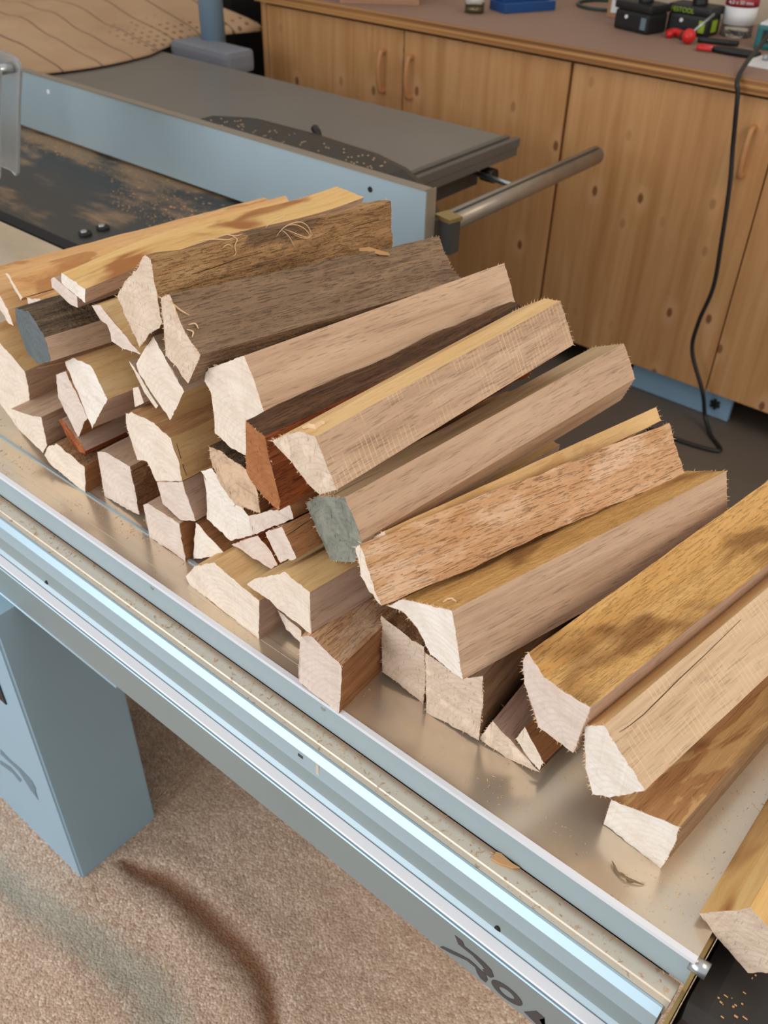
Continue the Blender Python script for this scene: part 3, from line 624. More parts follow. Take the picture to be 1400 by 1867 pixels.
# ------------------------------------------------------------------ firewood
WOOD = {
    'w18': dict(c=(-0.9658, 0.4997, 0.0328), yaw=-1.26, p=0.0, L=0.37, m=('rough', 'brown', 'end'), poly=[(26.3, 13.3), (1.2, 29.7), (-55.0, 16.9), (-42.6, -32.8), (30.3, -19.7), (39.8, -7.3)], fringe=40),
    'w19': dict(c=(-0.8544, 0.5127, 0.0513), yaw=0.0, p=0.0, L=0.37, m=('sawn', 'rough', 'endpink'), poly=[(36.5, 25.0), (18.0, 33.5), (-32.3, 34.0), (-33.1, 0.9), (-33.0, -42.1), (43.9, -51.3)], fringe=80),
    'w22': dict(c=(-0.7542, 0.4978, 0.0346), yaw=1.0, p=0.0, L=0.37, m=('sawn', 'brown', 'endpink'), poly=[(31.7, 16.8), (19.9, 25.6), (-40.2, 26.2), (-41.5, -34.6), (30.0, -34.0)]),
    'w23': dict(c=(-0.6746, 0.5043, 0.0412), yaw=3.25, p=0.0, L=0.37, m=('brown', 'brown', 'endwhite'), poly=[(17.7, 28.8), (-30.8, 10.9), (-22.4, 1.5), (35.5, -41.2)]),
    'w32': dict(c=(-0.6232, 0.4693, 0.0274), yaw=3.57, p=0.0, L=0.37, m=('yellow', 'sawnpink', 'end'), poly=[(60.7, -17.4), (35.7, 15.2), (-4.5, 45.6), (-79.8, 37.1), (-73.4, -27.4), (6.4, -26.0), (55.0, -27.1)], fringe=60),
    'w35': dict(c=(-0.4328, 0.4444, 0.0504), yaw=-3.21, p=0.0, L=0.37, m=('split', 'brown', 'endpink'), poly=[(27.5, 34.5), (10.6, 42.9), (-26.2, 26.1), (-23.6, -13.5), (-21.7, -50.4), (33.4, -39.5)], fringe=40),
    'w36': dict(c=(-0.38, 0.5127, 0.0537), yaw=-1.77, p=0.0, L=0.37, m=('rough', 'rough', 'endsaw'), poly=[(31.3, 40.1), (19.8, 34.8), (-22.7, 29.5), (-27.7, -7.9), (-27.7, -53.7), (27.0, -42.8)], fringe=160),
    'w38': dict(c=(-0.3066, 0.508, 0.0544), yaw=-2.92, p=0.0, L=0.37, m=('grey', 'grey', 'endsaw'), poly=[(43.0, 32.4), (-1.6, 24.9), (-23.3, 44.9), (-27.3, 1.3), (-27.3, -49.1), (36.4, -54.4)], fringe=180),
    'w43': dict(c=(-0.2484, 0.5132, 0.0157), yaw=-3.14, p=0.0, L=0.37, m=('sawnpink', 'sawn', 'endsaw'), poly=[(32.2, -11.7), (19.6, 25.8), (-8.5, 9.6), (-37.8, -8.0), (-5.5, -15.7)], fringe=120),
    'w42': dict(c=(-0.0984, 0.5063, 0.0298), yaw=6.0, p=0.0, L=0.37, m=('stain', 'grey', 'endwhite'), poly=[(38.1, 9.9), (-25.5, 38.9), (-27.0, 9.5), (-23.4, -29.8), (37.9, -28.5)], fringe=120),
    'w15': dict(c=(-1.1147, 0.5292, 0.0881), yaw=-1.53, p=0.03, L=0.37, m=('yellow', 'sawn', 'end'), poly=[(32.7, 69.9), (-2.7, 60.8), (-30.8, 44.5), (-49.3, 33.3), (-47.0, 3.8), (-35.2, -45.2), (11.8, -87.5), (45.9, -55.4), (74.5, -24.2)]),
    'w17': dict(c=(-1.0298, 0.5022, 0.0575), yaw=-1.72, p=-0.18, L=0.37, m=('sawn', 'sawn', 'end'), poly=[(42.9, 14.7), (-7.1, 23.3), (-31.7, 30.7), (-29.2, -15.5), (-12.2, -35.8), (37.3, -17.4)]),
    'w14': dict(c=(-0.9439, 0.5119, 0.0745), yaw=3.61, p=0.82, L=0.37, m=('sawnpink', 'redwood', 'redwood'), poly=[(29.0, 15.2), (16.6, 22.6), (-29.6, -5.9), (-26.2, -15.5), (10.2, -16.5)]),
    'w13': dict(c=(-0.9278, 0.512, 0.141), yaw=3.34, p=1.15, L=0.37, m=('sawn', 'brown', 'endpink'), poly=[(21.5, 27.2), (-6.6, 43.4), (-20.6, 15.4), (-33.7, -12.9), (5.6, -60.9), (33.8, -12.2)]),
    'w12': dict(c=(-0.8744, 0.5073, 0.1852), yaw=8.29, p=0.36, L=0.37, m=('yellow', 'sawnpink', 'endwhite'), poly=[(51.9, 9.7), (21.5, 27.1), (-24.9, 37.4), (-39.1, 22.4), (-53.5, 4.6), (11.6, -67.9), (32.5, -33.3)], fringe=60),
    'w20': dict(c=(-0.7609, 0.5065, 0.1473), yaw=6.31, p=1.4, L=0.37, m=('stain', 'yellow', 'end'), poly=[(46.8, 23.3), (30.5, 32.5), (-18.8, 42.6), (-51.4, 36.4), (-60.1, 10.7), (-60.8, -17.7), (4.0, -53.7), (16.6, -30.7), (42.3, -42.6), (51.1, -0.7)], fringe=60),
    'w21': dict(c=(-0.7227, 0.5024, 0.0867), yaw=2.84, p=-0.13, L=0.37, m=('sawnpink', 'sawnpink', 'endpink'), poly=[(34.0, 11.6), (-20.2, 39.7), (-37.2, -8.4), (-6.1, -24.3), (29.6, -18.6)]),
    'w24': dict(c=(-0.6402, 0.5081, 0.1233), yaw=2.65, p=0.34, L=0.37, m=('brown', 'brown', 'endwhite'), poly=[(35.8, 26.9), (14.1, 41.6), (-14.9, 21.8), (-45.1, 6.9), (-48.7, -17.7), (-4.6, -52.5), (36.7, -43.0), (26.9, 16.1)]),
    'w25': dict(c=(-0.5457, 0.4922, 0.1607), yaw=7.51, p=-0.48, L=0.37, m=('brown', 'brown', 'endpink'), poly=[(39.4, -19.8), (-34.5, 38.4), (-39.8, 24.3), (34.9, -43.0)]),
    'w30': dict(c=(-0.5726, 0.4987, 0.095), yaw=3.6, p=0.34, L=0.37, m=('redwood', 'rough', 'endpink'), poly=[(53.2, -20.6), (2.6, 21.0), (-14.0, 14.5), (-27.9, 0.2), (-13.9, -15.2)]),
    'w31': dict(c=(-0.5086, 0.4693, 0.1611), yaw=9.79, p=0.88, L=0.37, m=('brown', 'rough', 'endpink'), poly=[(26.8, -1.3), (-5.1, 27.9), (-25.4, 0.9), (3.7, -27.4)], fringe=60),
    'w33': dict(c=(-0.4959, 0.4548, 0.1062), yaw=8.72, p=1.59, L=0.37, m=('yellow', 'sawnpink', 'end'), poly=[(67.9, -30.4), (51.2, -9.4), (-10.1, 42.8), (-49.8, 44.9), (-48.0, 13.4), (-47.3, -16.2), (10.9, -23.2), (25.3, -21.9)]),
    'w34': dict(c=(-0.5216, 0.4889, 0.0187), yaw=3.67, p=0.27, L=0.37, m=('sawn', 'sawn', 'end'), poly=[(21.9, 13.3), (-16.9, 8.1), (-13.9, -12.6), (8.8, -8.9)]),
    'w44': dict(c=(-0.224, 0.515, 0.0307), yaw=6.0, p=1.0, L=0.37, m=('brown', 'darkbrown', 'end'), poly=[(18.3, 0.6), (11.5, 25.9), (-3.3, 10.4), (-16.2, -4.5), (-13.6, -18.7), (3.4, -13.7)], fringe=40),
    'w26': dict(c=(-0.6112, 0.5, 0.1806), yaw=4.0, p=0.0, L=0.37, m=('bark', 'brown', 'endrough'), poly=[(36.6, 19.5), (17.2, 23.3), (4.4, 22.6), (-27.8, 21.4), (-43.9, -0.4), (-43.2, -25.6), (-1.2, -39.4), (23.8, -21.3), (34.0, -0.1)], fringe=160),
    'w10': dict(c=(-0.7254, 0.5077, 0.2546), yaw=6.16, p=-1.19, L=0.37, m=('sawn', 'yellow', 'end'), poly=[(0.7, 46.6), (-26.2, 22.2), (-48.8, 1.8), (-12.2, -50.4), (40.8, -15.9), (45.8, -4.2)]),
    'w10b': dict(c=(-0.767, 0.5149, 0.2219), yaw=6.13, p=0.79, L=0.37, m=('sawn', 'sawn', 'end'), poly=[(24.0, 22.7), (17.6, 21.1), (-25.1, -14.3), (-19.0, -20.8), (2.5, -8.7)]),
    'w10c': dict(c=(-0.7953, 0.5231, 0.1937), yaw=6.38, p=1.45, L=0.37, m=('sawn', 'sawn', 'end'), poly=[(7.4, 8.4), (-6.7, 15.4), (-12.5, -3.6), (11.8, -20.2)]),
    'w27': dict(c=(-0.5234, 0.4674, 0.245), yaw=7.66, p=1.36, L=0.37, m=('darkbrown', 'redwood', 'redend'), poly=[(21.3, 48.4), (-7.0, 44.3), (-14.0, 14.5), (-21.7, -20.8), (-18.0, -37.2), (9.4, -31.6), (29.9, -17.5)], fringe=120),
    'w06': dict(c=(-0.9536, 0.4935, 0.2287), yaw=11.27, p=0.78, L=0.37, m=('bark', 'sawn', 'greyend'), poly=[(35.4, 22.2), (-15.5, 38.5), (-27.6, 34.2), (-55.1, 20.8), (-55.0, -11.0), (0.1, -38.7), (31.9, -39.6), (41.5, -23.6), (44.4, -2.8)]),
    'w05': dict(c=(-1.0283, 0.5492, 0.224), yaw=5.75, p=-0.15, L=0.37, m=('orange', 'yellow', 'endpink'), poly=[(21.1, 3.6), (-15.9, 15.1), (-43.9, 11.5), (15.3, -16.0), (23.4, -14.2)], fringe=40),
    'w07': dict(c=(-0.8158, 0.5186, 0.2774), yaw=4.97, p=0.96, L=0.37, m=('yellow', 'sawn', 'endpink'), poly=[(35.3, 13.8), (15.4, 21.5), (4.7, 13.4), (-18.9, 4.0), (-55.1, -12.4), (-15.6, -20.5), (5.6, -19.8), (4.7, -0.2), (24.0, 0.2)], fringe=50),
    'w11': dict(c=(-0.5993, 0.4976, 0.275), yaw=7.27, p=-1.56, L=0.36755660238075477, m=('sawn', 'sawn', 'end'), poly=[(43.0, 15.3), (33.9, 25.4), (-30.3, 66.2), (-44.6, 42.4), (-58.9, 15.2), (-28.7, -13.5), (-22.8, -50.2), (5.0, -53.1), (32.0, -49.7), (29.3, -5.8), (42.1, 7.6)], fringe=50),
    'w28': dict(c=(-0.4577, 0.4577, 0.2949), yaw=4.03, p=1.25, L=0.354300834814788, m=('yellow', 'sawcut', 'endsaw'), poly=[(45.0, -1.9), (29.6, 10.3), (5.8, 28.0), (-15.1, 31.8), (-27.4, 10.1), (-39.3, -11.7), (-16.3, -29.8), (-0.9, -24.6), (18.5, -12.2)], fringe=260),
    'w29': dict(c=(-0.4545, 0.4914, 0.2012), yaw=8.22, p=2.07, L=0.42132501149546797, m=('yellowgrey', 'sawn', 'greyrough'), poly=[(45.9, 0.1), (25.1, 22.2), (-16.9, 45.2), (-28.5, 27.5), (-40.2, 7.4), (-27.0, -28.8), (9.5, -52.4), (32.2, -21.2)], fringe=200, split=[0, 1]),
    'w47': dict(c=(-0.4048, 0.4994, 0.2011), yaw=12.22, p=-1.57, L=0.3970055344845432, m=('yellow', 'split', 'end'), poly=[(17.7, -7.1), (-4.3, 18.7), (-15.1, 5.0), (1.7, -16.6)], fringe=40),
    'w39': dict(c=(-0.3878, 0.46, 0.2019), yaw=17.27, p=-0.6, L=0.395, m=('split', 'split', 'end'), poly=[(20.6, 15.2), (12.4, 26.3), (0.9, 12.2), (-10.8, -5.1), (-25.1, -19.8), (-5.8, -19.2), (7.7, -9.6)], fringe=60),
    'w37': dict(c=(-0.3299, 0.4753, 0.1573), yaw=14.62, p=-0.35, L=0.37, m=('gold', 'sawn', 'endwhite'), poly=[(58.6, -18.4), (35.6, 9.3), (-32.5, 49.8), (-43.8, 17.3), (-54.9, -17.7), (-9.9, -24.9), (12.2, -9.2), (34.6, -6.2)], fringe=260),
    'w40': dict(c=(-0.2033, 0.4901, 0.1461), yaw=10.0, p=2.0, L=0.37, m=('gold', 'sawnpink', 'endpink'), poly=[(36.8, 15.6), (31.8, 31.4), (11.6, 17.3), (-17.2, 20.4), (-38.0, 24.8), (-34.5, -8.0), (-31.1, -44.9), (9.3, -48.7), (31.2, -8.0)], fringe=260),
    'w41': dict(c=(-0.1415, 0.4848, 0.1117), yaw=10.0, p=2.96, L=0.37, m=('yellow', 'sawpale', 'endwhite'), poly=[(27.5, 26.7), (10.5, 46.5), (-15.2, 26.5), (-38.0, 8.9), (-10.0, -35.3), (6.4, -49.8), (18.8, -23.5)], fringe=200, split=[0]),
    'w45': dict(c=(0.0134, 0.48, 0.0191), yaw=0.5, p=-1.0, L=0.37, m=('honey', 'sawn', 'endsaw'), poly=[(43.4, -8.4), (12.2, 39.2), (-4.9, 30.5), (-27.2, 15.8), (-30.6, -9.6), (-8.9, -39.8), (15.9, -27.7)], fringe=0),
    'w01': dict(c=(-1.1295, 0.5501, 0.1958), yaw=12.56, p=1.51, L=0.4770220671612479, m=('orange', 'orange', 'end'), poly=[(81.6, 14.8), (-12.5, 18.1), (-27.5, 15.2), (-39.5, 5.2), (-47.7, -15.0), (-21.0, -22.9), (-7.4, -12.3), (74.0, -3.0)]),
    'w02': dict(c=(-1.0741, 0.55, 0.2365), yaw=7.1, p=-0.02, L=0.46, m=('orange', 'orange', 'end'), poly=[(19.4, 11.0), (11.1, 14.5), (-19.3, -9.4), (-11.2, -16.1)]),
    'w03': dict(c=(-0.8792, 0.5192, 0.3091), yaw=9.78, p=2.2, L=0.39946180270751197, m=('honey', 'sawnpink', 'endwhite'), poly=[(25.4, 8.4), (-34.8, 10.0), (-25.0, -10.2), (34.5, -8.3)], bow=0.012),
    'w04': dict(c=(-0.9125, 0.525, 0.2875), yaw=7.61, p=1.84, L=0.4, m=('sawnpink', 'sawnpink', 'endpink'), poly=[(27.5, 6.3), (17.5, 12.5), (-37.2, 7.2), (-29.7, -9.3), (-8.8, -11.5), (30.7, -5.3)]),
    'w09': dict(c=(-0.6568, 0.4901, 0.3297), yaw=4.41, p=-6.7, L=0.398980129233395, m=('greybark', 'greybark', 'endsaw'), poly=[(29.3, 32.1), (14.4, 39.2), (-2.5, 18.3), (-18.8, 2.7), (-33.5, -4.3), (-24.4, -22.3), (-13.1, -41.6), (23.2, -25.3), (25.5, 1.0)], fringe=240),
    'w08': dict(c=(-0.7279, 0.5044, 0.342), yaw=3.03, p=-4.55, L=0.3500554232843714, m=('barkbrown', 'barkbrown', 'endsaw'), poly=[(-11.5, 49.4), (-18.6, 48.8), (-24.0, 18.6), (-28.7, -11.8), (-20.1, -22.5), (13.7, -55.0), (25.3, -39.7), (47.7, -11.0), (16.2, 23.2)], fringe=200),
}
ROUGH = dict(bark=.0022, greybark=.0016, barkbrown=.0030, rough=.0020, redwood=.0022, darkbrown=.0020, split=.0022, brown=.0012, gold=.0010, grey=.0008, yellow=.0008, yellowgrey=.0006, orange=.0010, stain=.0010, honey=.0008, sawn=.0002, sawnpink=.0002, sawcut=.0004, sawpale=.0003)
def billet(key, label):
    w_ = WOOD[key]; rnd = random.Random(key); yaw, p = R(w_['yaw']), R(w_['p'])
    X = Vector((math.sin(yaw) * math.cos(p), math.cos(yaw) * math.cos(p), math.sin(p))); Yv = Vector((0, 0, 1)).cross(X).normalized(); Zv = X.cross(Yv)
    mw = Matrix((X, Yv, Zv)).transposed().to_4x4(); mw.translation = Vector(w_['c'])
    poly = [Vector((a / 1000, b / 1000)) for a, b in w_['poly']]; L = w_['L']; top, side, end = w_['m']; fs = w_.get('fs', .985)
    area_ = sum(a.x * b.y - b.x * a.y for a, b in zip(poly, poly[1:] + poly[:1]))
    ring = []   # (pos, normal, amp, matslot)
    n = len(poly); data = []
    for i in range(n):
        a, b = poly[i], poly[(i + 1) % n]; d = b - a
        nr = Vector((d.y, -d.x)).normalized() * (1 if area_ > 0 else -1)
        # -y of the local frame points to the right of the pile
        mt = top if nr.y > .5 or (nr.x > .3 and nr.y > .0) else side
        slot = 1 if mt == top and (nr.y > .5 or (nr.x > .3 and nr.y > 0)) else 2
        if w_.get('split') is not None: slot = 1 if i in w_['split'] else 2; mt = (top if slot == 1 else side)
        k = max(1, int(d.length / .0045)); data.append((a, d, nr, ROUGH[mt], slot, k))
    for i, (a, d, nr, amp, slot, k) in enumerate(data):
        pn = data[i - 1]
        for q in range(k):
            pt = a + d * (q / k); nn = nr if q else (nr + pn[2]).normalized(); am = amp if q else min(amp, pn[3])
            ring.append((pt, nn, am, slot))
    N = len(ring); NS = max(16, int(L / .010)); bm = bmesh.new(); rows = []; seed = rnd.random() * 50
    bow = w_.get('bow', 0); tw = 0
    for s in range(NS + 1):
        t_ = s / NS; x = t_ * L; sc = 1 + (fs - 1) * t_; row = []
        for (pt, nn, am, slot) in ring:
            v = noise.noise((x * 14 + seed, pt.x * 60, pt.y * 60)) + .6 * noise.noise((x * 45, pt.x * 160 + seed, pt.y * 160))
            off = am * v * (1.3 if am > .001 else 1)
            if s == 0: off += (rnd.random() - .5) * .0009
            qx = 0
            if s in (0, NS): qx = (rnd.random() - .5) * .0012
            yy = pt.x * sc + nn.x * off; zz = pt.y * sc + nn.y * off
            if bow: zz += bow * (math.sin(t_ * 6.0 - .6) * .5 + t_ * .3)
            row.append(bm.verts.new((x + qx, yy, zz)))
        rows.append(row)
    for a, b in zip(rows, rows[1:]):
        for k in range(N):
            f_ = bm.faces.new((a[k], a[(k + 1) % N], b[(k + 1) % N], b[k])); f_.material_index = ring[k][3]; f_.smooth = True
    f0 = bm.faces.new(rows[0]); f1 = bm.faces.new(rows[-1]); f0.material_index = 0; f1.material_index = 0
    bmesh.ops.triangulate(bm, faces=[f0, f1])
    for k in range(N):   # crisp edges at the sawn ends and arrises
        for row in (rows[0], rows[-1]):
            e_ = bm.edges.get((row[k], row[(k + 1) % N]))
            if e_: e_.smooth = False
    idx = 0
    for i, dd in enumerate(data):
        for s in range(NS):
            e_ = bm.edges.get((rows[s][idx], rows[s + 1][idx]))
            if e_: e_.smooth = False
        idx += dd[5]
    o = link('firewood_billet', tomesh('firewood_billet', bm), [end, top, side]); o.matrix_world = mw
    tag(o, label, 'firewood', 'oak firewood stacked on the sliding table')
    fr = w_.get('fringe', 0)
    if fr:
        bm = bmesh.new()
        for (endrow, sgn) in ((0, -1), (1, 1)):
            for q in range(int(fr * (1.2 if endrow == 0 else .8))):
                k = rnd.randrange(N); pt, nn, am, sl = ring[k]
                if nn.y < -.5 and rnd.random() < .6: continue
                sc = fs if endrow else 1.; base = Vector((endrow * L - sgn * .0008, pt.x * sc, pt.y * sc)); ln = .0010 + .0042 * rnd.random() ** 2.8
                if bow: base.z += bow * (math.sin(endrow * 6.0 - .6) * .5 + endrow * .3)
                d = Vector((sgn * (.4 + rnd.random() * .6), nn.x * (.3 + rnd.random()) + rnd.uniform(-.4, .4), nn.y * (.3 + rnd.random()) + rnd.uniform(-.4, .4))).normalized()
                r_ = .00022 + rnd.random() * .0004; base -= Vector((0, nn.x, nn.y)) * .0006
                tip = base + d * ln; s1 = d.cross(Vector((.3, .7, .2))).normalized(); s2 = d.cross(s1)
                vs = [bm.verts.new(base + s1 * r_), bm.verts.new(base + s2 * r_), bm.verts.new(base - s1 * r_ - s2 * r_), bm.verts.new(tip)]
                for f_ in ((0, 1, 3), (1, 2, 3), (2, 0, 3), (0, 2, 1)): bm.faces.new([vs[z] for z in f_])
        f2 = link('splinter_fringe', tomesh('splinter_fringe', bm), 'splinter', o); f2['kind'] = 'stuff'
    return o
LABELS = {
    'w18': 'dark-sided billet at the near left foot of the pile beside the slot strip',
    'w19': 'bottom billet with a pinkish end and torn right edge, left of the square brown-sided one',
    'w22': 'neat square billet with pinkish end and brown side, lying below the rust stained block',
    'w23': 'pure white triangular billet end low in the pile on the table slot strip',
    'w32': 'wide flat billet with rounded white end and yellow top, nearest the rail left of centre',
    'w35': 'square billet overhanging the table edge, with wavy split top and brown side',
    'w36': 'bottom billet with torn brown right edge, directly right of the overhanging square one',
    'w38': 'thick grey-sided bottom billet with fan shaped saw scratches on its end',
    'w43': 'low wedge with rough pale end between the grey-sided block and the gold topped billet',
    'w42': 'front right billet lying flat on the table with a white end and brown stained top',
    'w15': 'tall brown billet cut off by the left photo edge, above the table dust',
    'w17': 'pale ended billet low at the left edge, squeezed under the tall brown billet',
    'w14': 'flat slab with red bark edge lying low in the left part of the pile',
    'w13': 'slim pinkish ended billet standing just left of the bright white ended one',
    'w12': 'billet with a narrow bright white end and yellow top at the left',
    'w20': 'big block with rust stained top and yellow side left of the pile centre',
    'w21': 'pinkish faced billet directly under the big rust stained block',
    'w24': 'large bright white wedge shaped end below the rough grained end',
    'w25': 'thin white ended board lying flat under the red torn billet',
    'w30': 'small pale triangular end with red bark beside the thin white board',
    'w31': 'small block with cracked rough brown side under the grey green ended billet',
    'w33': 'billet with clean six sided pale end and yellow top, above the overhanging square one',
    'w34': 'thin sliver of pale end showing below the clean six sided end',
    'w44': 'small brown wedge tucked under the gold topped fuzzy billet',
    'w26': 'rough end with coarse dark fibres and bark on top, left of the red torn billet',
    'w10': 'billet with a diamond shaped white end below the two bark covered billets',
    'w10b': 'thin white splinter slab leaning on the left of the diamond shaped end',
    'w10c': 'tiny pale end peeping out above the rust stained block',
    'w27': 'dark topped billet with torn rusty red side in the centre of the pile',
    'w06': 'billet with blue grey painted end and dark bark at the upper left',
    'w05': 'small torn pinkish end above the blue grey painted end',
    'w07': 'thin wedge with curled pale edge leaning left of the tall bark topped billet',
    'w11': 'long smooth pinkish billet with a big pale end, upper middle of the pile',
    'w28': 'long billet with light criss cross saw marks on its side and fuzzy end',
    'w29': 'long smooth billet with a cracked grey green near end',
    'w47': 'yellow topped strip between the grey green ended billet and the wavy flaked slab',
    'w39': 'long flaky slab with wavy split face and brown stains, centre right of the pile',
    'w37': 'long sawn billet with gold top and bright white end, lower right of the pile',
    'w40': 'broad gold topped billet with dark stain and fringed fuzzy end',
    'w41': 'broad pale sawn billet with fine cross marks and long crack at the right edge',
    'w45': 'billet at the bottom right corner lying over the end plate of the table',
    'w01': 'backmost brown slab running off the left edge of the photo',
    'w02': 'thin orange slab lying along the backmost slab at the upper left',
    'w03': 'wavy yellow-topped slab with honey stains at the back of the pile',
    'w04': 'thin pinkish board directly under the wavy yellow topped slab',
    'w09': 'grey bark covered billet with stringy end, in front of the brown bark one',
    'w08': 'brown bark billet with tall pale end and a white fibre curl on top',
}
OBJ = {}
for key, label in LABELS.items(): OBJ[key] = billet(key, label)

# ------------------------------------------------------------------ loose fibres, curls and chips
from mathutils.bvhtree import BVHTree
vs, fs_ = [], []
for o in OBJ.values():
    k = len(vs); vs += [o.matrix_world @ v.co for v in o.data.vertices]; fs_ += [tuple(q + k for q in p.vertices) for p in o.data.polygons]
TREE = BVHTree.FromPolygons(vs, fs_)
def top(x, y):
    h_ = TREE.ray_cast(Vector((x, y, .7)), Vector((0, 0, -1)))
    return max(h_[0].z if h_[0] else 0., 0.)
def laid(name, pts, r, mat, label, cat, lift=.001, n=6, group=None):
    o = tube(name, [(x, y, top(x, y) + lift + dz) for x, y, dz in pts], r, mat, n=n, taper=True); return tag(o, label, cat, group)
def strip(name, pts, wdt, mat, label, cat, lift=.001, twist=0.):
    # flat curled shaving
    bm = bmesh.new(); L_ = []; Pp = [Vector((x, y, top(x, y) + lift + dz)) for x, y, dz in pts]
    for i, q in enumerate(Pp):
        d = (Pp[min(i + 1, len(Pp) - 1)] - Pp[max(i - 1, 0)]).normalized(); s_ = d.cross(Vector((0, 0, 1))).normalized()
        s_ = Matrix.Rotation(twist * i, 3, d) @ s_; hw = wdt * (.35 + .65 * math.sin(math.pi * (i + .6) / (len(Pp) + .2)))
        L_.append((bm.verts.new(q - s_ * hw), bm.verts.new(q + s_ * hw)))
    for a, b in zip(L_, L_[1:]): bm.faces.new((a[0], a[1], b[1], b[0]))
    o = link(name, tomesh(name, bm), mat); md = o.modifiers.new('thickness', 'SOLIDIFY'); md.thickness = .0009; md.offset = 0
    return tag(o, label, cat)
CURL = [[(-0.6978, 0.6667, 0.3701), (-0.697, 0.6757, 0.3763), (-0.6956, 0.6881, 0.3794), (-0.6948, 0.7027, 0.3774), (-0.6937, 0.7128, 0.3699), (-0.6919, 0.7158, 0.36), (-0.6923, 0.7098, 0.3572), (-0.6943, 0.6988, 0.3618), (-0.6968, 0.6886, 0.369)], [(-0.6981, 0.6688, 0.3719), (-0.697, 0.6827, 0.3781), (-0.6947, 0.6957, 0.3762), (-0.693, 0.7075, 0.3685), (-0.692, 0.7131, 0.3595), (-0.6923, 0.7029, 0.3598), (-0.6947, 0.6916, 0.3663)], [(-0.6935, 0.6913, 0.3516), (-0.6941, 0.6863, 0.3617), (-0.6944, 0.6795, 0.3711), (-0.6955, 0.6741, 0.376)], [(-0.6981, 0.6809, 0.3746), (-0.6951, 0.6913, 0.3687), (-0.6922, 0.7011, 0.3629), (-0.691, 0.7112, 0.3584)], [(-0.7061, 0.6599, 0.3802), (-0.7029, 0.6662, 0.3854), (-0.6989, 0.6717, 0.3879), (-0.6954, 0.6767, 0.3905), (-0.6949, 0.678, 0.3921)]]
FRAY = [[(-0.7238, 0.572, 0.3841), (-0.7166, 0.5822, 0.386), (-0.7085, 0.5923, 0.3864), (-0.7021, 0.6016, 0.3849), (-0.705, 0.6142, 0.3834)], [(-0.7066, 0.6098, 0.3866), (-0.7011, 0.6136, 0.3822), (-0.7003, 0.6091, 0.3766), (-0.6989, 0.6085, 0.3688), (-0.6988, 0.6027, 0.367)], [(-0.7192, 0.6015, 0.3821), (-0.7136, 0.6098, 0.3847), (-0.7065, 0.6171, 0.3833), (-0.7074, 0.6297, 0.3825)], [(-0.7014, 0.5926, 0.3789), (-0.7013, 0.6003, 0.3801), (-0.7004, 0.606, 0.3763)]]
STRING = [[(-0.6678, 0.4874, 0.3691), (-0.6644, 0.4919, 0.3647), (-0.6581, 0.4976, 0.3567), (-0.6535, 0.5037, 0.3508)], [(-0.6658, 0.492, 0.3665), (-0.6613, 0.4927, 0.3608), (-0.655, 0.4882, 0.353)], [(-0.6483, 0.4964, 0.3453), (-0.6472, 0.5042, 0.3439), (-0.6428, 0.5039, 0.3396)], [(-0.6459, 0.4919, 0.3431), (-0.6424, 0.4967, 0.3397), (-0.6392, 0.4921, 0.3367)]]
SPL9 = [(-0.6635, 0.7664, 0.3347), (-0.6554, 0.7737, 0.3354), (-0.6447, 0.781, 0.3322), (-0.6409, 0.7947, 0.3271)]
SHV28 = [(-0.4622, 0.4609, 0.3241), (-0.4607, 0.4662, 0.3244), (-0.4536, 0.4675, 0.3257), (-0.4542, 0.4751, 0.3256), (-0.4518, 0.4775, 0.3261)]
SHV37 = [(-0.3171, 0.4811, 0.195), (-0.3171, 0.487, 0.1941), (-0.3138, 0.4896, 0.1955), (-0.305, 0.4836, 0.2015)]
SPL6 = [(-1.0647, 0.549, 0.1181), (-1.0653, 0.5636, 0.1152), (-1.066, 0.5794, 0.1119), (-1.0666, 0.5927, 0.1097)]
CRACKS = [
    ('w41', [(-0.1404, 0.4917, 0.1517), (-0.137, 0.5043, 0.1515), (-0.1335, 0.5217, 0.1521), (-0.1303, 0.5468, 0.1543), (-0.127, 0.5728, 0.1567), (-0.1212, 0.6121, 0.1595), (-0.1135, 0.67, 0.1645)]),
    ('w08', [(-0.7026, 0.5308, 0.365), (-0.7013, 0.5569, 0.3634), (-0.7001, 0.5856, 0.3624), (-0.6989, 0.6156, 0.3619), (-0.6972, 0.646, 0.3591)]),
    ('w08', [(-0.6899, 0.7818, 0.3469), (-0.6893, 0.8009, 0.3477), (-0.6881, 0.8249, 0.3461), (-0.6873, 0.8427, 0.3454)]),
    ('w29', [(-0.4537, 0.4724, 0.2387), (-0.4581, 0.4906, 0.2355), (-0.4574, 0.509, 0.2352), (-0.4517, 0.5312, 0.2373), (-0.4443, 0.5509, 0.2406)]),
    ('w20', [(-0.7058, 0.5047, 0.1765), (-0.7004, 0.5033, 0.1602), (-0.6994, 0.5049, 0.1446), (-0.6989, 0.5069, 0.1337)]),
    ('w31', [(-0.4969, 0.4652, 0.1813), (-0.4955, 0.4754, 0.182), (-0.4946, 0.4861, 0.1835), (-0.4933, 0.4973, 0.1844)]),
]


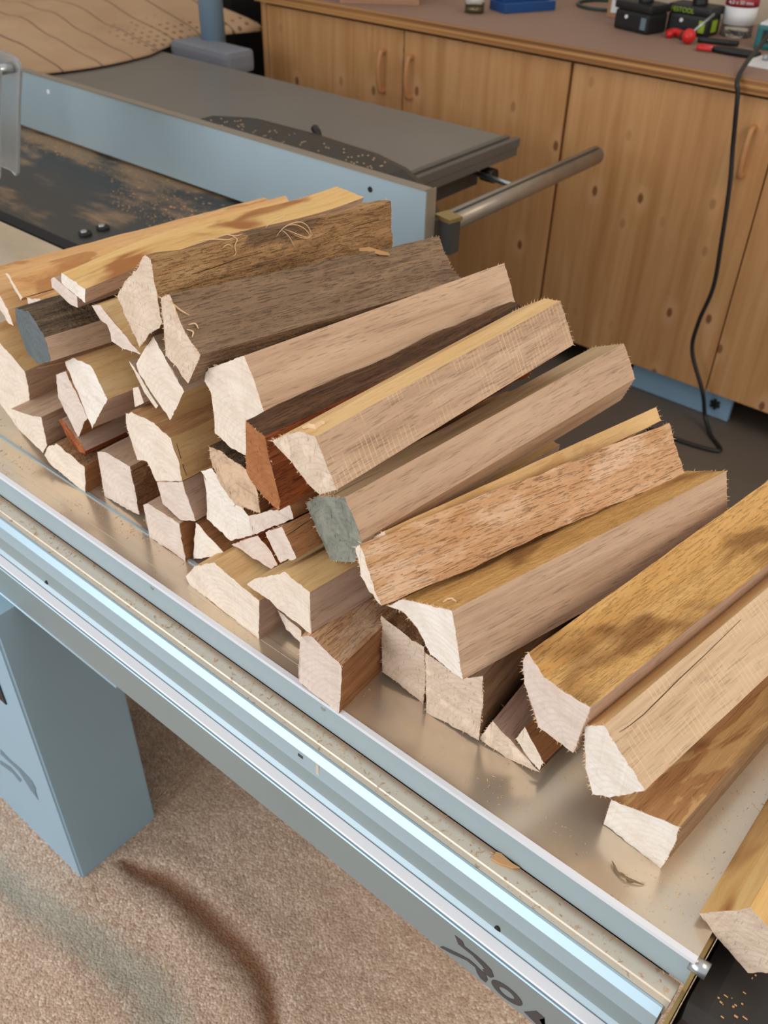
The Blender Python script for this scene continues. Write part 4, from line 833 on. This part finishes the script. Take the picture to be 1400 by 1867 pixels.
def fibres(name, paths, r, mat, label, cat):
    q = paths[0][0]; e_ = empty(name, q, label=label, cat=cat)
    for p_ in paths: P(tube('fibre', p_, r, mat, e_, n=5, taper=True))
def ribbon(name, pts, wdt, mat, label, cat, up=(.2, -.5, .8), th=.0009):
    bm = bmesh.new(); L_ = []; Pp = [Vector(p_) for p_ in pts]
    for i, q in enumerate(Pp):
        d = (Pp[min(i + 1, len(Pp) - 1)] - Pp[max(i - 1, 0)]).normalized(); s_ = d.cross(Vector(up)).normalized(); hw = wdt * (.35 + .65 * math.sin(math.pi * (i + .6) / (len(Pp) + .2)))
        L_.append((bm.verts.new(q - s_ * hw), bm.verts.new(q + s_ * hw)))
    for a, b in zip(L_, L_[1:]): bm.faces.new((a[0], a[1], b[1], b[0]))
    r = bmesh.ops.extrude_face_region(bm, geom=bm.faces[:]); bmesh.ops.translate(bm, verts=[v for v in r['geom'] if isinstance(v, bmesh.types.BMVert)], vec=Vector(up).normalized() * th)
    return tag(link(name, tomesh(name, bm), mat), label, cat)
fibres('fibre_curl', CURL, .0006, 'splinter', 'loose curl of white wood fibres on the brown bark billet', 'wood fibre')
fibres('frayed_fibres', FRAY, .0006, 'splinter', 'frayed pale fibres on the upper edge of the brown bark billet, left of the curl', 'wood fibre')
fibres('frayed_fibres', STRING, .0009, 'splinter', 'frayed pale strings at the near end of the grey bark covered billet', 'wood fibre')
ribbon('wood_splinter', SPL9, .0032, 'splinterdark', 'flat reddish wood splinter lying on the back end of the grey bark billet', 'wood splinter')
ribbon('wood_shaving', SHV28, .0024, 'splinter', 'small pale curled shaving on the near end of the criss cross sawn billet', 'wood shaving')
ribbon('wood_shaving', SHV37, .0010, 'splinter', 'tiny white shaving on the gold top of the long lower right billet', 'wood shaving')
ribbon('wood_splinter', SPL6, .0016, 'splinter', 'thin pale splinter caught below the blue grey painted end', 'wood splinter')
tag(tube('wood_splinter', [(-.286, .553, .020), (-.272, .548, .022), (-.262, .5475, .024), (-.250, .548, .030)], .0010, 'splinterdark', n=6, taper=True), 'thin orange splinter sticking out left of the gold topped fuzzy billet', 'wood splinter')
tag(tube('twisted_fibre', [(-.112, .481, .002), (-.108, .4775, .003), (-.102, .474, .002), (-.094, .4735, .004), (-.086, .476, .003), (-.079, .4795, .001)], .0012, 'twist', n=6, taper=True), 'twisted grey bark fibre lying on the table in front of the front right billet', 'wood fibre')
tag(tube('twisted_fibre', [(-.1115, .480, .004), (-.105, .4745, .001), (-.098, .4745, .004), (-.091, .4735, .001), (-.084, .4775, .003)], .0008, 'twist', n=6, taper=True), 'thin grey thread wound round the twisted bark fibre on the bare table', 'wood fibre')
bm = bmesh.new(); f_ = bm.faces.new([bm.verts.new(v) for v in [(-.2085, .4455, 0), (-.204, .447, 0), (-.190, .4455, 0), (-.182, .4465, 0), (-.187, .442, 0), (-.193, .440, 0), (-.199, .4375, 0), (-.208, .4365, 0)]])
r = bmesh.ops.extrude_face_region(bm, geom=[f_]); bmesh.ops.translate(bm, verts=[v for v in r['geom'] if isinstance(v, bmesh.types.BMVert)], vec=(0, 0, .002)); bmesh.ops.translate(bm, verts=bm.verts, vec=(0, 0, -.0442))
tag(link('wood_chip', tomesh('wood_chip', bm), 'shaving'), 'flat orange wood chip lying in the channel of the rail at the right', 'wood chip')
for key_, pts in CRACKS:
    par = OBJ[key_]; Pp = [Vector(q) for q in pts]; cam_ = Vector((0, 0, .75)); bm = bmesh.new(); L_ = []
    for i, q in enumerate(Pp):
        d = (Pp[min(i + 1, len(Pp) - 1)] - Pp[max(i - 1, 0)]).normalized(); loc_, nrm, _i, _d = TREE.find_nearest(q)
        q = loc_ + nrm * .0003; s_ = d.cross(nrm).normalized(); hw = .00032 * math.sin(math.pi * (i + .5) / len(Pp)) + .0001
        L_.append((bm.verts.new(q - s_ * hw), bm.verts.new(q + s_ * hw)))
    for a, b in zip(L_, L_[1:]): bm.faces.new((a[0], a[1], b[1], b[0]))
    o = link('crack', tomesh('crack', bm), 'crack_dark', par); o.matrix_parent_inverse = par.matrix_world.inverted()
# chips and dust lying on table and channel: nobody could count them
def litter(name, n, fn, mat, label):
    bm = bmesh.new(); k = 0
    while k < n:
        q = fn()
        if q is None: continue
        x, y, z, s_ = q; k += 1; a = random.random() * 6.28; ln = s_ * (.6 + random.random() * 1.5); wd = s_ * (.3 + random.random() * .4)
        d = Vector((math.cos(a), math.sin(a), 0)); e = Vector((-d.y, d.x, 0)); c = Vector((x, y, z + .0002)); up = Vector((0, 0, s_ * random.random() * .5 + .0003))
        v = [bm.verts.new(c - d * ln - e * wd * .4), bm.verts.new(c + d * ln), bm.verts.new(c + e * wd), bm.verts.new(c + up)]
        for f_ in ((0, 1, 2), (0, 1, 3), (1, 2, 3), (2, 0, 3)): bm.faces.new([v[z_] for z_ in f_])
    tag(link(name, tomesh(name, bm), mat), label, 'sawdust', kind='stuff')
def onchan():
    x = -1.5 + 1.48 * random.random(); y = .446 - .017 * random.random() ** 1.3
    return None if noise.noise((x * 9, y * 60, 2)) < -.05 and random.random() < .8 else (x, y, -.0444, .0007 + .0016 * random.random() ** 3)
litter('wood_chips', 620, onchan, 'shaving', 'small brown wood chips and crumbs lying in the channel beside the rail')
def ontab():
    x = -1.5 + 1.45 * random.random(); y = .452 + .075 * random.random()
    dens = .9 if x < -.75 else (.25 if x < -.3 else .3)
    return None if random.random() > dens or noise.noise((x * 12, y * 25, 7)) < -.1 or top(x, y) > .001 else (x, y, 0, .0006 + .0014 * random.random() ** 3)
litter('sawdust_crumbs', 900, ontab, 'splinter', 'pale sawdust crumbs scattered on the near edge of the sliding table')
def oncast():
    x = -2.4 + 1.2 * random.random(); y = 1.0 + .4 * random.random(); d_ = (y - (1.40 - .0))
    return None if noise.noise((x * 3, y * 6, 1)) + (y - 1.2) * 2.2 < .12 else (x, y, -.004, .001 + .002 * random.random() ** 2)
litter('sawdust_heap', 1500, oncast, 'shaving', 'light sawdust gathered along the foot of the blue fence')
def far(): 
    x = -.25 + .25 * random.random(); y = .47 + .3 * random.random(); return None if top(x, y) > .001 else (x, y, 0, .0004 + .001 * random.random() ** 3)
litter('sawdust_specks', 160, far, 'splinter', 'fine pale specks on the bare table around the front right billet')
